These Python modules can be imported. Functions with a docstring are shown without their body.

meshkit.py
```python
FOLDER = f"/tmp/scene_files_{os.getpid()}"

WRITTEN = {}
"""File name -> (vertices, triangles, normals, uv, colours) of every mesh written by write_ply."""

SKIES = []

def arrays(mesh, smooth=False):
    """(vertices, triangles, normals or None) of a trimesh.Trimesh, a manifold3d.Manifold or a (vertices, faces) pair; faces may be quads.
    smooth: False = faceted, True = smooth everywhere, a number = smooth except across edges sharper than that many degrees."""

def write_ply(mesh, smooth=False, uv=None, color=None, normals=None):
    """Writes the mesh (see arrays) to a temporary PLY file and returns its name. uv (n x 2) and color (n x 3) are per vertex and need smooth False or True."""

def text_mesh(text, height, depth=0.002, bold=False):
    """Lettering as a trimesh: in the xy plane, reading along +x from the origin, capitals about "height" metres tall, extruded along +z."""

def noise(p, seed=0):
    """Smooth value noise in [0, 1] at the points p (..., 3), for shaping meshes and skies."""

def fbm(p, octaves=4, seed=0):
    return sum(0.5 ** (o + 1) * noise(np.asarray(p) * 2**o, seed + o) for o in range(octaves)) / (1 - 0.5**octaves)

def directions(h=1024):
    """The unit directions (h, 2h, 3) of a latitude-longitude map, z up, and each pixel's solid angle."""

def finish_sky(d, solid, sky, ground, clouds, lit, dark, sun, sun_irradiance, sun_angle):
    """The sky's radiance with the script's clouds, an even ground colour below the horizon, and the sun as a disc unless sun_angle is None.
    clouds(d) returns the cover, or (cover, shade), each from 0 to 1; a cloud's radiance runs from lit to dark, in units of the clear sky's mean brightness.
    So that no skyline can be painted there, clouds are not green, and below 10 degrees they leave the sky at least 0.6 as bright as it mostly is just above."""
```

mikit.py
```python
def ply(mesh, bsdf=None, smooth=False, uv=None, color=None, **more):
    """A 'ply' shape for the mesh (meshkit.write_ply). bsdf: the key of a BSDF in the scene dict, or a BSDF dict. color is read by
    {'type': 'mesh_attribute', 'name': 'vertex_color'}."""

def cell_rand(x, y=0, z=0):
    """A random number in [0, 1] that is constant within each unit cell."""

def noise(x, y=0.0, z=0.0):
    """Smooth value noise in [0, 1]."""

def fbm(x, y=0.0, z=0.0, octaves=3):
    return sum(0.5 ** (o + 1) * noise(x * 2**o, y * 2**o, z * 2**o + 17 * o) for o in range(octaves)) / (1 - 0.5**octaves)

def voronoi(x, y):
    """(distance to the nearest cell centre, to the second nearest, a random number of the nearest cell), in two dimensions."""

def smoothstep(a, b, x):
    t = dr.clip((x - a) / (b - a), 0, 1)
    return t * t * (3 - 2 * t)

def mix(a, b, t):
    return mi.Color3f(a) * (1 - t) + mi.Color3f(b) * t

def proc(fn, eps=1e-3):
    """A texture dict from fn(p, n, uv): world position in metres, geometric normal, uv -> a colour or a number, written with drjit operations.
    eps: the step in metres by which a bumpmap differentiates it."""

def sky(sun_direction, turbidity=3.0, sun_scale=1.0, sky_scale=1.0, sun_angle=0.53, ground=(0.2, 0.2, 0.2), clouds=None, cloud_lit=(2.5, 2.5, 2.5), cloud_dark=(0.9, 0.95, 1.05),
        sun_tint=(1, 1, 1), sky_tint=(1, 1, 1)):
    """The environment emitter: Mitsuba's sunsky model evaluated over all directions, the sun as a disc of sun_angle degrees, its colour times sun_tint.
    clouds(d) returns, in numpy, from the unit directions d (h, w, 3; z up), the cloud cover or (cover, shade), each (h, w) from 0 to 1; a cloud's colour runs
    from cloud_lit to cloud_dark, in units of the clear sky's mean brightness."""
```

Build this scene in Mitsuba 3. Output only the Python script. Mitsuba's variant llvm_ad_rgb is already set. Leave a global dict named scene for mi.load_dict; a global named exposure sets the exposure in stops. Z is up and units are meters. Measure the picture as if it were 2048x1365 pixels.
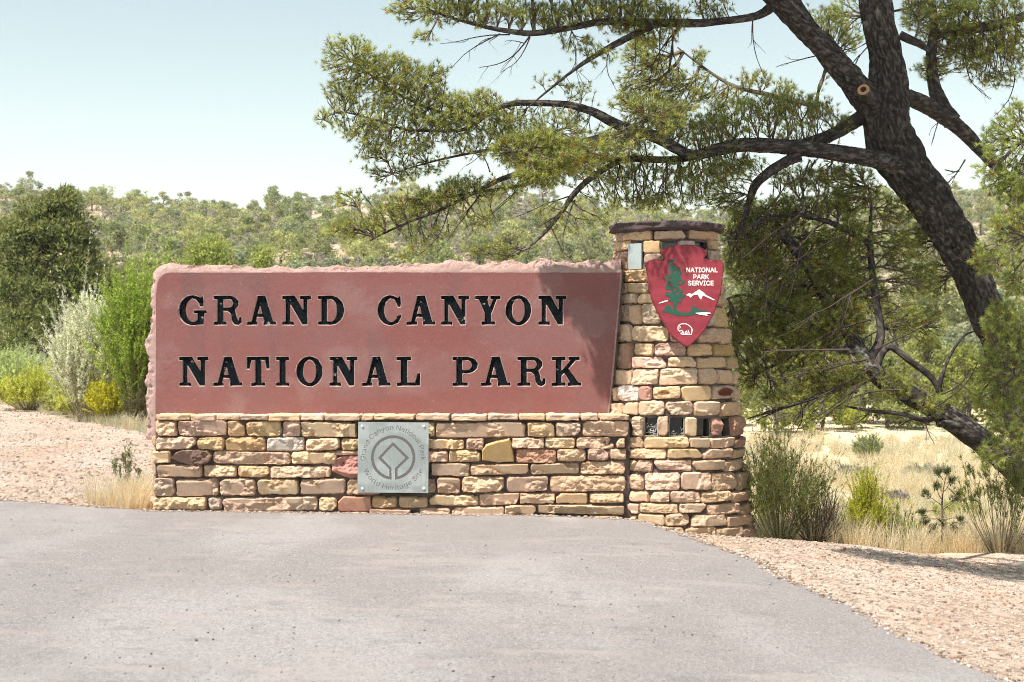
import math
import numpy as np
import trimesh, shapely
import manifold3d
import drjit as dr
import mitsuba as mi
import mikit, meshkit
from mikit import fbm, noise, voronoi, cell_rand, smoothstep, mix
from scipy.spatial import cKDTree
from scipy.interpolate import PchipInterpolator
from shapely.geometry import Polygon, LineString, box as sbox
from shapely import affinity

T = mi.ScalarTransform4f
scene, labels = {'type': 'scene'}, {}
F, CX, CY, EYE = 2667.0, 1024.0, 682.5, 1.56          # the photograph's lens in its own pixels; the eye's height

# ------------------------------------------------------------------ camera, sky, exposure
SUN = np.array([-0.38, -0.36, 0.92]); SUN /= np.linalg.norm(SUN)
scene['camera'] = {'type': 'thinlens', 'fov': math.degrees(2 * math.atan(1024 / F)), 'fov_axis': 'x',
                   'aperture_radius': 0.006, 'focus_distance': 12.0, 'near_clip': 0.1, 'far_clip': 3000.0,
                   'to_world': T().look_at(origin=[0, 0, EYE], target=[0, 10, EYE], up=[0, 0, 1])}
scene['sky'] = mikit.sky(SUN.tolist(), turbidity=2.2, sun_tint=(0.92, 1.0, 1.16), sky_tint=(1.64, 1.25, 0.81), ground=(0.25, 0.21, 0.17))
exposure = 2.53


# ------------------------------------------------------------------ helpers
def P(px, py, Y):
    """The point of the place that stands at distance Y under this pixel of the photograph."""
    px, py, Y = np.asarray(px, float), np.asarray(py, float), np.asarray(Y, float)
    return np.stack(np.broadcast_arrays((px - CX) / F * Y, Y, EYE - (py - CY) / F * Y), -1)


def numbered(key):
    if key not in scene and key not in labels and not any(k.startswith(key + '__') for k in scene):
        return key
    n = 1
    while True:
        k = f'{key}_{n:03d}'
        if k not in scene and k not in labels:
            return k
        n += 1


COUNT = {}
def part_key(key):
    """key, key_001, key_002 ... without searching"""
    n = COUNT.get(key, 0); COUNT[key] = n + 1
    return key if n == 0 else f'{key}_{n:03d}'


def tag(key, label=None, category=None, group=None, kind=None):
    d = labels.setdefault(key, {})
    for a, b in (('label', label), ('category', category), ('group', group), ('kind', kind)):
        if b: d[a] = b
    return key


def put(key, mesh, mat, smooth=False, color=None):
    scene[key] = mikit.ply(mesh, mat, smooth=smooth, color=color)
    return key


class Soup:
    """vertices, triangles and vertex colours that become one mesh"""
    def __init__(s): s.v, s.f, s.c, s.n = [], [], [], 0
    def add(s, v, f, c=None):
        v = np.asarray(v, float).reshape(-1, 3); f = np.asarray(f, int)
        if f.shape[1] == 4: f = np.vstack([f[:, [0, 1, 2]], f[:, [0, 2, 3]]])
        s.v.append(v); s.f.append(f + s.n); s.n += len(v)
        s.c.append(np.broadcast_to((0.5, 0.5, 0.5) if c is None else np.asarray(c, float), (len(v), 3)))
    def get(s): return (np.vstack(s.v), np.vstack(s.f)), np.vstack(s.c)
    def put(s, key, mat, smooth=False, colored=True):
        m, c = s.get()
        return put(key, m, mat, smooth, c if colored else None)


def unit(v): return v / (np.linalg.norm(v, axis=-1, keepdims=True) + 1e-12)


def grid_faces(nu, nv, wrap=False):
    i, j = np.meshgrid(np.arange(nu - 1), np.arange(nv if wrap else nv - 1), indexing='ij')
    j2 = (j + 1) % nv
    return np.stack([i * nv + j, i * nv + j2, (i + 1) * nv + j2, (i + 1) * nv + j], -1).reshape(-1, 4)


def curve(pts, rad, step):
    pts, rad = np.asarray(pts, float), np.asarray(rad, float)
    t = np.r_[0, np.cumsum(np.linalg.norm(np.diff(pts, axis=0), axis=1) + 1e-9)]
    s = np.linspace(0, t[-1], max(3, int(t[-1] / step) + 1))
    return PchipInterpolator(t, pts, axis=0)(s) if len(pts) > 2 else np.stack([np.interp(s, t, pts[:, k]) for k in range(3)], 1), np.interp(s, t, rad)


def tube(p, r, sides=8, rough=0.0, scale=8.0, seed=0, twist=0.0):
    p, r = np.asarray(p, float), np.asarray(r, float)
    t = unit(np.gradient(p, axis=0))
    a = np.zeros_like(p); ref = np.array([0.0, -1.0, 0.01])
    for i in range(len(p)):
        ref = ref - t[i] * (ref @ t[i])
        ref = ref / (np.linalg.norm(ref) + 1e-9) if np.linalg.norm(ref) > 1e-6 else np.array([1.0, 0, 0])
        a[i] = ref
    b = np.cross(t, a)
    ang = np.arange(sides) * 2 * np.pi / sides
    d = np.cos(ang)[None, :, None] * a[:, None] + np.sin(ang)[None, :, None] * b[:, None]
    R = np.broadcast_to(r[:, None], (len(p), sides)).copy()
    if rough:
        s = np.r_[0, np.cumsum(np.linalg.norm(np.diff(p, axis=0), axis=1))]
        q = np.stack([np.cos(ang)[None] * 2.6 + 0 * s[:, None], np.sin(ang)[None] * 2.6 + 0 * s[:, None], s[:, None] * scale * 0.25 + 0 * ang[None]], -1)
        ridges = np.abs(meshkit.fbm(q * [2.6, 2.6, 1.8], 3, seed) - 0.5) * 2
        lumps = meshkit.fbm(q * 0.55, 2, seed + 9) - 0.5
        R = R * (1 + rough * (ridges - 0.35) + min(rough, 0.16) * 0.9 * lumps)
    v = p[:, None] + d * R[..., None]
    f = grid_faces(len(p), sides, True)[:, ::-1]
    n = len(p) * sides
    v = np.vstack([v.reshape(-1, 3), p[:1], p[-1:]])
    k = np.arange(sides); k2 = (k + 1) % sides
    caps = np.vstack([np.stack([k * 0 + n, k, k2], 1), np.stack([k * 0 + n + 1, (len(p) - 1) * sides + k2, (len(p) - 1) * sides + k], 1)])
    return v, np.vstack([f[:, [0, 1, 2]], f[:, [0, 2, 3]], caps])


def extrude(poly, depth):
    """poly lies in x (right) and z (up); the result's front is at y = 0 and its back at y = depth"""
    ms = []
    for g in getattr(poly, 'geoms', [poly]):
        if g.is_empty or g.area < 1e-8: continue
        m = trimesh.creation.extrude_polygon(g, depth, engine='earcut')
        v = np.array(m.vertices)
        ms.append(trimesh.Trimesh(np.stack([v[:, 0], depth - v[:, 2], v[:, 1]], 1), m.faces, process=False))
    m = trimesh.util.concatenate(ms)
    m.fix_normals()
    return m


def flat(poly):
    """triangles of a polygon with holes: (n x 2 vertices, faces)"""
    vs, fs, n = [], [], 0
    for g in getattr(poly, 'geoms', [poly]):
        if g.geom_type != 'Polygon' or g.area < 1e-9: continue
        v, f = trimesh.creation.triangulate_polygon(g, engine='earcut')
        vs.append(v); fs.append(np.asarray(f) + n); n += len(v)
    return np.vstack(vs), np.vstack(fs)


def px_poly(pts, sx=1.0, ox=0.0, sy=1.0, oy=0.0):
    """zoomed picture coordinates -> photograph pixels with y upwards from the horizon"""
    return Polygon([((u * sx + ox) - CX, CY - (v * sy + oy)) for u, v in pts]).buffer(0)


# ------------------------------------------------------------------ materials
def vcol(rough=0.9, spec=0.2):
    return {'type': 'twosided', 'b': {'type': 'principled', 'base_color': {'type': 'mesh_attribute', 'name': 'vertex_color'}, 'roughness': rough, 'specular': spec}}


def leafy(trans=0.7, rough=0.6):
    return {'type': 'principledthin', 'base_color': {'type': 'mesh_attribute', 'name': 'vertex_color'}, 'roughness': rough, 'diff_trans': trans, 'spec_trans': 0.0, 'eta': 1.35}


def painted(fn, rough=0.9, spec=0.2, bump=None, bump_scale=0.01, eps=2e-3):
    b = {'type': 'principled', 'base_color': mikit.proc(fn) if callable(fn) else {'type': 'rgb', 'value': list(fn)}, 'roughness': rough, 'specular': spec}
    if bump:
        b = {'type': 'bumpmap', 'b': b, 't': mikit.proc(bump, eps), 'scale': bump_scale}
    return {'type': 'twosided', 'b': b}


def soil_color(p, n, uv):
    a = fbm(p.x * 0.9, p.y * 0.9, 0.0, 3)
    b = fbm(p.x * 26, p.y * 26, 3.0, 3)
    c = mix((0.37, 0.3, 0.245), (0.43, 0.37, 0.318), smoothstep(0.35, 0.65, a))
    c = mix(c, (0.4, 0.255, 0.165), smoothstep(0.5, 0.68, fbm(p.x * 1.7 + 30, p.y * 1.7, 2.0, 4)) * 0.4)
    c = mix(c, (0.44, 0.37, 0.32), smoothstep(0.55, 0.75, b) * 0.8)
    c = mix(c, (0.2, 0.135, 0.1), smoothstep(0.45, 0.3, b) * 0.7)
    d1, d2, r = voronoi(p.x * 55, p.y * 55)
    c = mix(c, mix((0.55, 0.46, 0.39), (0.27, 0.175, 0.125), r), dr.select(d1 < 0.26, 0.4, 0.0))
    far = fbm(p.x * 0.13, p.y * 0.13, 9.0, 4)
    straw = mix((0.55, 0.45, 0.3), (0.42, 0.40, 0.27), smoothstep(0.4, 0.68, far))
    straw = mix(straw, (0.6, 0.51, 0.36), smoothstep(0.45, 0.7, b) * 0.6)
    hill = mix((0.37, 0.29, 0.21), (0.44, 0.36, 0.28), smoothstep(0.4, 0.65, far))
    meadow = smoothstep(-0.32, -0.62, p.z)
    c = mix(c * 0.735, straw * 0.8, meadow)
    return mix(c, hill * 0.8, smoothstep(66, 78, p.y + 10 * far))


def soil_bump(p, n, uv):
    d1, d2, r = voronoi(p.x * 48, p.y * 48)
    return fbm(p.x * 17, p.y * 17, 0.0, 4) + dr.maximum(0, 0.4 - d1) * r * 0.5


def asphalt_color(p, n, uv):
    a = fbm(p.x * 1.1, p.y * 0.55, 0.0, 4)
    b = fbm(p.x * 60, p.y * 60, 1.0, 2)
    d1, d2, r = voronoi(p.x * 72, p.y * 72)
    c = mix((0.265, 0.243, 0.237), (0.335, 0.312, 0.306), smoothstep(0.36, 0.64, a))
    c = c * (0.78 + 0.44 * b)
    c = mix(c, mix((0.18, 0.165, 0.16), (0.52, 0.48, 0.45), r), dr.select(d1 < 0.36, 0.55, 0.0))
    e1, e2, q = voronoi(p.x * 17, p.y * 17)
    c = mix(c, (0.085, 0.07, 0.065), dr.select((e1 < 0.04 + 0.3 * (q - 0.8)) & (q > 0.8), 0.75, 0.0))
    s = fbm(p.x * 5 + 40, p.y * 9, 5.0, 4)
    c = mix(c, (0.17, 0.155, 0.15), smoothstep(0.62, 0.8, s) * 0.3)
    w = fbm(p.x * 2.2, p.y * 7.0, 8.0, 3)
    return mix(c, (0.4, 0.35, 0.32), smoothstep(0.58, 0.8, w) * 0.45) * mi.Color3f(0.67, 0.685, 0.7)


def asphalt_bump(p, n, uv):
    d1, d2, r = voronoi(p.x * 60, p.y * 60)
    return dr.maximum(0, 0.55 - d1) * (0.4 + r) + 0.6 * fbm(p.x * 35, p.y * 35, 0.0, 2)


def slab_color(p, n, uv):
    a = fbm(p.x * 1.5, p.z * 2.4, 1.0, 4)
    c = mix((0.275, 0.122, 0.108), (0.27, 0.134, 0.122), smoothstep(0.36, 0.62, a))
    wisps = fbm(p.x * 3.2 + 7, p.z * 4.2, 4.0, 5)
    c = mix(c, (0.33, 0.22, 0.2), smoothstep(0.53, 0.74, wisps) * 0.42)
    red = fbm(p.x * 0.9, p.z * 3.1, 12.0, 3)
    c = mix(c, (0.26, 0.1, 0.088), smoothstep(0.52, 0.7, red) * 0.6)
    d = fbm(p.x * 5.5, p.z * 1.4, 21.0, 4)
    c = mix(c, (0.2, 0.11, 0.105), smoothstep(0.6, 0.78, d) * 0.5)
    g = fbm(p.x * 75, p.z * 95, p.y * 30, 3)
    c = c * (0.84 + 0.32 * g)
    e1, e2, q = voronoi(p.x * 26 + fbm(p.x * 9, p.z * 9, 0.0, 2), p.z * 17)
    c = mix(c, (0.55, 0.43, 0.37), dr.select((e1 < 0.07) & (q > 0.93), 0.6, 0.0))
    return c * mi.Color3f(0.81, 0.77, 0.81)


def slab_bump(p, n, uv):
    return fbm(p.x * 45, p.z * 45, p.y * 45, 3)


def mortar_color(p, n, uv):
    a = fbm(p.x * 9, p.y * 9, p.z * 9, 3)
    return mix((0.07, 0.054, 0.05), (0.15, 0.118, 0.105), smoothstep(0.3, 0.7, a))


def mortar_bump(p, n, uv):
    return fbm(p.x * 55, p.y * 55, p.z * 55, 3)


def steel_color(p, n, uv):
    a = fbm(p.x * 6, p.z * 9, 2.0, 4)
    b = fbm(p.x * 130, p.z * 9, 5.0, 2)
    return mix((0.40, 0.45, 0.455), (0.53, 0.58, 0.58), smoothstep(0.35, 0.65, a)) * (0.9 + 0.2 * b) * 0.78


def board_color(p, n, uv):
    a = fbm(p.x * 3, p.z * 20, p.y * 3, 3)
    b = fbm(p.x * 26, p.z * 26, 4.0, 3)
    return mix((0.27, 0.026, 0.043), (0.32, 0.038, 0.058), smoothstep(0.3, 0.7, a)) * (0.86 + 0.28 * b) * 0.8


def letter_color(p, n, uv):
    a = fbm(p.x * 30, p.z * 30, 3.0, 4)
    return mix((0.006, 0.009, 0.012), (0.4, 0.36, 0.35), smoothstep(0.79, 0.82, a) * 0.8)


scene['soil'] = painted(soil_color, 0.95, 0.1, soil_bump, 0.012, 4e-3)
scene['asphalt'] = painted(asphalt_color, 0.85, 0.3, asphalt_bump, 0.006)
scene['sandstone_slab'] = painted(slab_color, 0.8, 0.25, slab_bump, 0.0025)
scene['mortar'] = painted(mortar_color, 0.95, 0.1, mortar_bump, 0.006)
scene['rock'] = vcol(0.88, 0.2)
scene['bark'] = vcol(0.92, 0.15)
scene['wood'] = vcol(0.9, 0.15)
scene['needle'] = leafy(1.5, 0.5)
scene['leaf'] = leafy(1.5, 0.7)
scene['far_leaf'] = leafy(0.85, 0.8)
scene['blade'] = leafy(1.3, 0.7)
scene['letter_paint'] = painted(letter_color, 0.9, 0.05)
scene['recess_edge'] = painted((0.42, 0.32, 0.29), 0.9, 0.2)
scene['steel'] = {'type': 'twosided', 'b': {'type': 'principled', 'base_color': mikit.proc(steel_color), 'roughness': 0.55, 'metallic': 0.35, 'specular': 0.5}}
scene['bolt_steel'] = painted((0.62, 0.65, 0.66), 0.35, 0.6)
scene['etching'] = painted((0.125, 0.122, 0.122), 0.7, 0.3)
scene['board_paint'] = painted(board_color, 0.55, 0.4)
scene['white_paint'] = painted((0.8, 0.78, 0.74), 0.6, 0.4)
scene['green_paint'] = painted((0.012, 0.085, 0.055), 0.5, 0.4)
scene['dark_glass'] = painted((0.01, 0.016, 0.018), 0.12, 0.6)
scene['frosted_glass'] = painted((0.34, 0.40, 0.41), 0.25, 0.6)
scene['cobweb_silk'] = painted((0.75, 0.74, 0.72), 0.8, 0.2)


# ------------------------------------------------------------------ the ground
def road_z(x):
    x = np.asarray(x, float)
    r = np.clip(x, 0, 4)
    return -0.012 * np.clip(x, -20, 6) - 0.017 * r * r


def sstep(a, b, x):
    t = np.clip((x - a) / (b - a), 0, 1)
    return t * t * (3 - 2 * t)


EDGE = np.array([(-14.0, 15.6), (-8.5, 13.75), (-4.9, 12.62), (-3.3, 12.02), (-2.5, 11.93), (1.0, 11.9), (1.25, 11.62), (1.54, 10.9), (1.72, 10.2), (1.88, 9.5), (2.03, 8.64), (2.15, 7.85), (2.27, 7.33), (2.38, 6.83), (2.5, 6.45), (2.75, 5.6), (3.3, 4.0), (5.5, 0.0), (9.0, -6.0), (9.0, -25.0)])
def fine_edge():
    t = np.r_[0, np.cumsum(np.linalg.norm(np.diff(EDGE, axis=0), axis=1))]
    s = np.arange(0, t[-1], 0.035)
    e = PchipInterpolator(t, EDGE, axis=0)(s)
    d = unit(np.gradient(e, axis=0)); nrm = np.stack([d[:, 1], -d[:, 0]], 1)
    q = np.stack([s * 1.3, 0 * s, 0 * s], 1)
    w = (meshkit.fbm(q, 5, 3) - 0.5) * np.where(e[:, 0] > 1.1, 0.26, 0.09)
    return e + nrm * w[:, None]
edge = fine_edge()
road_poly = Polygon(np.vstack([edge, [(-40, -25), (-40, 24)]])).buffer(0)
shapely.prepare(road_poly)


ROAD_INSIDE = road_poly.buffer(-0.12); shapely.prepare(ROAD_INSIDE)
def ground_z(x, y):
    x, y = np.asarray(x, float), np.asarray(y, float)
    base = road_z(x) - 0.034
    right = sstep(-1.5, 1.8, x)
    drop = 0.85 * sstep(11.3, 16.5, y - 0.25 * np.clip(x - 3, -1, 2)) * right + 0.3 * sstep(14, 40, y) * right
    z = base - drop - 0.45 * (1 - right) * sstep(30, 60, y)
    bump = (meshkit.fbm(np.stack([x * 1.1, y * 1.1, 0 * x], -1), 4, 5) - 0.5) * 0.07 * sstep(0.0, 1.2, np.hypot(np.maximum(0, np.abs(x + 0.5) - 2.8), np.maximum(0, np.abs(y - 12.3) - 0.9)) + 0.25)
    inside = shapely.contains_xy(ROAD_INSIDE, x.ravel(), y.ravel()).reshape(x.shape)
    z = z + np.where(inside, -0.03, bump)
    ridge = 262 + 18 * np.sin(x * 0.021 + 1.0) + 9 * np.sin(x * 0.05)
    h = np.clip((y - 72) / (ridge - 72), 0, 1)
    top = 29.5 + 1.8 * np.sin(x * 0.03 + 0.4) + 1.2 * np.sin(x * 0.071 + 2) + (x < -70) * 0
    big = (meshkit.fbm(np.stack([x * 0.02, y * 0.02, 0 * x], -1), 3, 8) - 0.5) * 7
    z = z + top * (0.75 * h + 0.25 * h * h) + big * sstep(75, 140, y) * (1 - 0.6 * sstep(200, 260, y)) - np.clip(y - ridge, 0, 400) * 0.05
    return z


def build_ground():
    xs = np.r_[-500, -350, -250, -180, -130, -100, -80, -62, -48, -38, -30, -24, -19, -15, -12, -10, np.arange(-8.4, 9.01, 0.11), 10.2, 12, 14.5, 18, 23, 30, 38, 48, 62, 80, 100, 130, 180, 250, 350, 500]
    ys = np.r_[-60, -40, -25, -12, -4, 1, 3, 4.4, np.arange(5.4, 19, 0.11), np.geomspace(19.3, 75, 60), np.arange(80, 300, 5.0), 330, 400, 600, 1000]
    X, Y = np.meshgrid(xs, ys, indexing='ij')
    Z = ground_z(X, Y)
    v = np.stack([X, Y, Z], -1).reshape(-1, 3)
    f = grid_faces(len(xs), len(ys))[:, ::-1]
    put('ground', (v, f[:, ::-1]), 'soil', True)
    global GROUND_LOW, GROUND_HIGH
    GROUND_LOW, GROUND_HIGH = v[:, 2].min(), v[:, 2].max()
    tag('ground', 'pale gravelly earth beside the pavement, dry meadow and wooded slope beyond', kind='structure')
build_ground()


def build_road():
    s = Soup()
    xs, ys = np.arange(-40, 10, 0.25), np.arange(-25, 24, 0.25)
    X, Y = np.meshgrid(xs, ys, indexing='ij')
    cells = shapely.box(X.ravel(), Y.ravel(), X.ravel() + 0.25, Y.ravel() + 0.25)
    full = shapely.contains_properly(road_poly, cells)
    part = shapely.intersects(road_poly, cells) & ~full
    def z(v): return road_z(v[:, 0]) + 0.006 * (meshkit.fbm(np.c_[v * 1.4, v[:, 0] * 0], 2, 2) - 0.5)
    a = np.stack([X.ravel(), Y.ravel()], 1)[full]
    q = (a[:, None] + np.array([(0, 0), (0.25, 0), (0.25, 0.25), (0, 0.25)])).reshape(-1, 2)
    s.add(np.c_[q, z(q)], np.arange(len(q)).reshape(-1, 4))
    for g in shapely.intersection(road_poly, cells[part]):
        if g.is_empty or g.area < 1e-6: continue
        v, f = flat(g)
        s.add(np.c_[v, z(v)], f)
    # the broken edge of the mat, a few centimetres thick
    e = edge
    d = unit(np.gradient(e, axis=0)); nrm = np.stack([-d[:, 1], d[:, 0]], 1)
    wob = 0.012 * meshkit.fbm(np.c_[e * 9, e[:, 0] * 0], 2, 6)
    up, low = np.c_[e, z(e)], np.c_[e + nrm * (0.012 + wob)[:, None], road_z(e[:, 0]) - 0.075]
    k = np.arange(len(e) - 1)
    n = len(e)
    s.add(np.vstack([up, low]), np.stack([k, k + 1, k + 1 + n, k + n], 1))
    (v, f), _ = s.get()
    m = trimesh.Trimesh(v, f, process=False); m.merge_vertices(digits_vertex=5)
    put('road', m, 'asphalt', 30)
    tag('road', 'worn pale grey asphalt with a ragged right edge', kind='structure')
build_road()


# ------------------------------------------------------------------ stones
TONE = dict(cream=(.56, .41, .285), yellow=(.54, .38, .23), pinkbrown=(.465, .335, .235), pink=(.475, .345, .255), tan=(.47, .33, .225), orange=(.46, .3, .155),
            mauve=(.405, .315, .25), redbrown=(.34, .2, .145), red=(.42, .215, .175), salmon=(.46, .26, .195), dark=(.14, .09, .073), white=(.53, .47, .395),
            olive=(.46, .335, .225), ochre=(.41, .285, .135), brown=(.38, .27, .195))
rng = np.random.default_rng(11)


def poly_sdf(poly, A, B):
    """distance inside (positive) of the points to the outline"""
    pts = shapely.points(A.ravel(), B.ravel())
    d = shapely.distance(poly.exterior, pts)
    return np.where(shapely.contains_xy(poly, A.ravel(), B.ravel()), d, -d).reshape(A.shape)


def stone(key, place, w, h, tone, mat='rock', proud=0.06, seed=0, poly=None, cell=0.0075, rough=1.0, blotch=None, flatness=None, holder_round=0.4):
    """One stone of a wall as a worked face: a along, b up (metres, from its middle), o outwards from the mortar; place maps them to the scene."""
    r = np.random.default_rng(seed)
    m = 0.014
    na, nb = max(6, int((w + 2 * m) / cell)), max(6, int((h + 2 * m) / cell))
    A, B = np.meshgrid(np.linspace(-w / 2 - m, w / 2 + m, na), np.linspace(-h / 2 - m, h / 2 + m, nb), indexing='ij')
    off = r.uniform(-50, 50, 3)
    q = np.stack([A, B, 0 * A], -1)
    wob = (meshkit.fbm(q * 16 + off, 3, 1) - 0.5) * 0.018
    if poly is None:
        rad = min(min(w, h) * r.uniform(0.1, holder_round * 0.75), 0.035)
        skew = r.uniform(-0.05, 0.05) * min(1, 0.12 / h)
        ax, bx = np.abs(A + skew * B) - (w / 2 - rad), np.abs(B + r.uniform(-0.03, 0.03) * A) - (h / 2 - rad)
        d = rad - (np.hypot(np.maximum(ax, 0), np.maximum(bx, 0)) + np.minimum(np.maximum(ax, bx), 0))
        if r.random() < 0.55:      # a corner knocked off
            ca, cb = r.choice([-1, 1]), r.choice([-1, 1])
            cut = r.uniform(0.02, 0.05)
            nrm = unit(np.array([ca * r.uniform(0.5, 1), cb * r.uniform(0.5, 1)]))
            d = np.minimum(d, (np.array([ca * w / 2, cb * h / 2]) @ nrm - cut * 0.8) - (A * nrm[0] + B * nrm[1]))
    else:
        d = poly_sdf(poly, A, B)
    d = d + wob
    edge_r = r.uniform(0.004, 0.009)
    e = np.clip(d / edge_r, -0.6, 1)
    prof = np.where(e > 0, np.sqrt(np.clip(1 - (1 - e) ** 2, 0, 1)), e * 0.9)
    # the broken face: the lowest of a few tilted planes, over a split back plane
    face = np.full(A.shape, 9.0)
    for k in range(r.integers(4, 8)):
        g = r.normal(0, 0.3, 2) * [0.6 * min(1, 0.3 / w), 1.0]
        if k == 0: g[1] = abs(g[1])
        c = np.array([r.uniform(-w, w) * 0.35, r.uniform(-h, h) * 0.35])
        face = np.minimum(face, r.uniform(-0.004, 0.014) + g[0] * (A - c[0]) + g[1] * (B - c[1]))
    n1 = meshkit.fbm(q * [20, 27, 1] + off, 4, 2)
    n2 = np.abs(meshkit.fbm(q * [11, 15, 1] + off + 9, 3, 5) - 0.5) * 2
    fl = r.uniform(-0.3, 0.4) if flatness is None else flatness
    where_flat = sstep(0.42, 0.5, meshkit.noise(q * [6, 7, 1] + off + 3, 4) * 0.75 + fl * 0.45)
    amp = rough * (1 - 0.9 * where_flat)
    split = 0.26 * B + r.uniform(-0.05, 0.05) * A - 0.006
    face = np.clip(face, -0.034, 0.024) + amp * (0.072 * (n1 - 0.5) + 0.055 * (0.4 - n2) + 0.009 * (meshkit.noise(np.stack([A * 5 + off[0], B * 85 + off[1], 0 * A], -1), 3) - 0.5))
    o = proud + face * (1 - where_flat) + where_flat * np.minimum(split, 0.02)
    O = np.where(prof > 0, o * prof, prof * 0.02)
    v = place(A, B, O).reshape(-1, 3)
    f = grid_faces(na, nb)
    base = np.array(TONE[tone]) * r.uniform(0.9, 1.1) * np.array([1, r.uniform(0.96, 1.04), r.uniform(0.92, 1.08)])
    c1 = meshkit.fbm(q * [9, 22, 1] + off, 4, 7)[..., None]
    c2 = meshkit.fbm(q * [60, 60, 1] + off, 2, 8)[..., None]
    col = base * (0.82 + 0.36 * c2) * (1 + 0.35 * (c1 - 0.5))
    stain = sstep(0.56, 0.68, meshkit.fbm(q * [7, 12, 1] + off + 20, 3, 4))[..., None] * 0.8
    other = np.array([(.46, .32, .19), (.52, .44, .34), (.36, .245, .185), (.47, .35, .28)][r.integers(4)])
    col = col * (1 - 0.45 * stain) + other * 0.45 * stain
    if blotch is not None:
        bx_, by_, br_, bc_ = blotch
        k = sstep(1.1, 0.85, np.hypot((A - bx_ * w) / (br_ * w), (B - by_ * h) / (br_ * h * 1.0)) + 0.5 * (meshkit.fbm(q * 30 + off, 3, 6) - 0.5))[..., None]
        col = col * (1 - k) + np.array(bc_) * k
    put(key, (v, f), mat, False, np.clip(col, 0.02, 0.8).reshape(-1, 3))


WALL_Y = 12.0                       # the mortar plane of the wall's front
WALL_SLAB_Y = 12.2                  # the smooth face of the red slab
def wall_place(px0, py0, px1, py1):
    Y = WALL_Y - 0.045
    a, b = P(px0, py0, Y), P(px1, py1, Y)
    c = (a + b) / 2
    w, h = abs(b[0] - a[0]), abs(a[2] - b[2])
    return (lambda A, B, O: np.stack([c[0] + A, WALL_Y - O, c[2] + B], -1)), w, h, c


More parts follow.
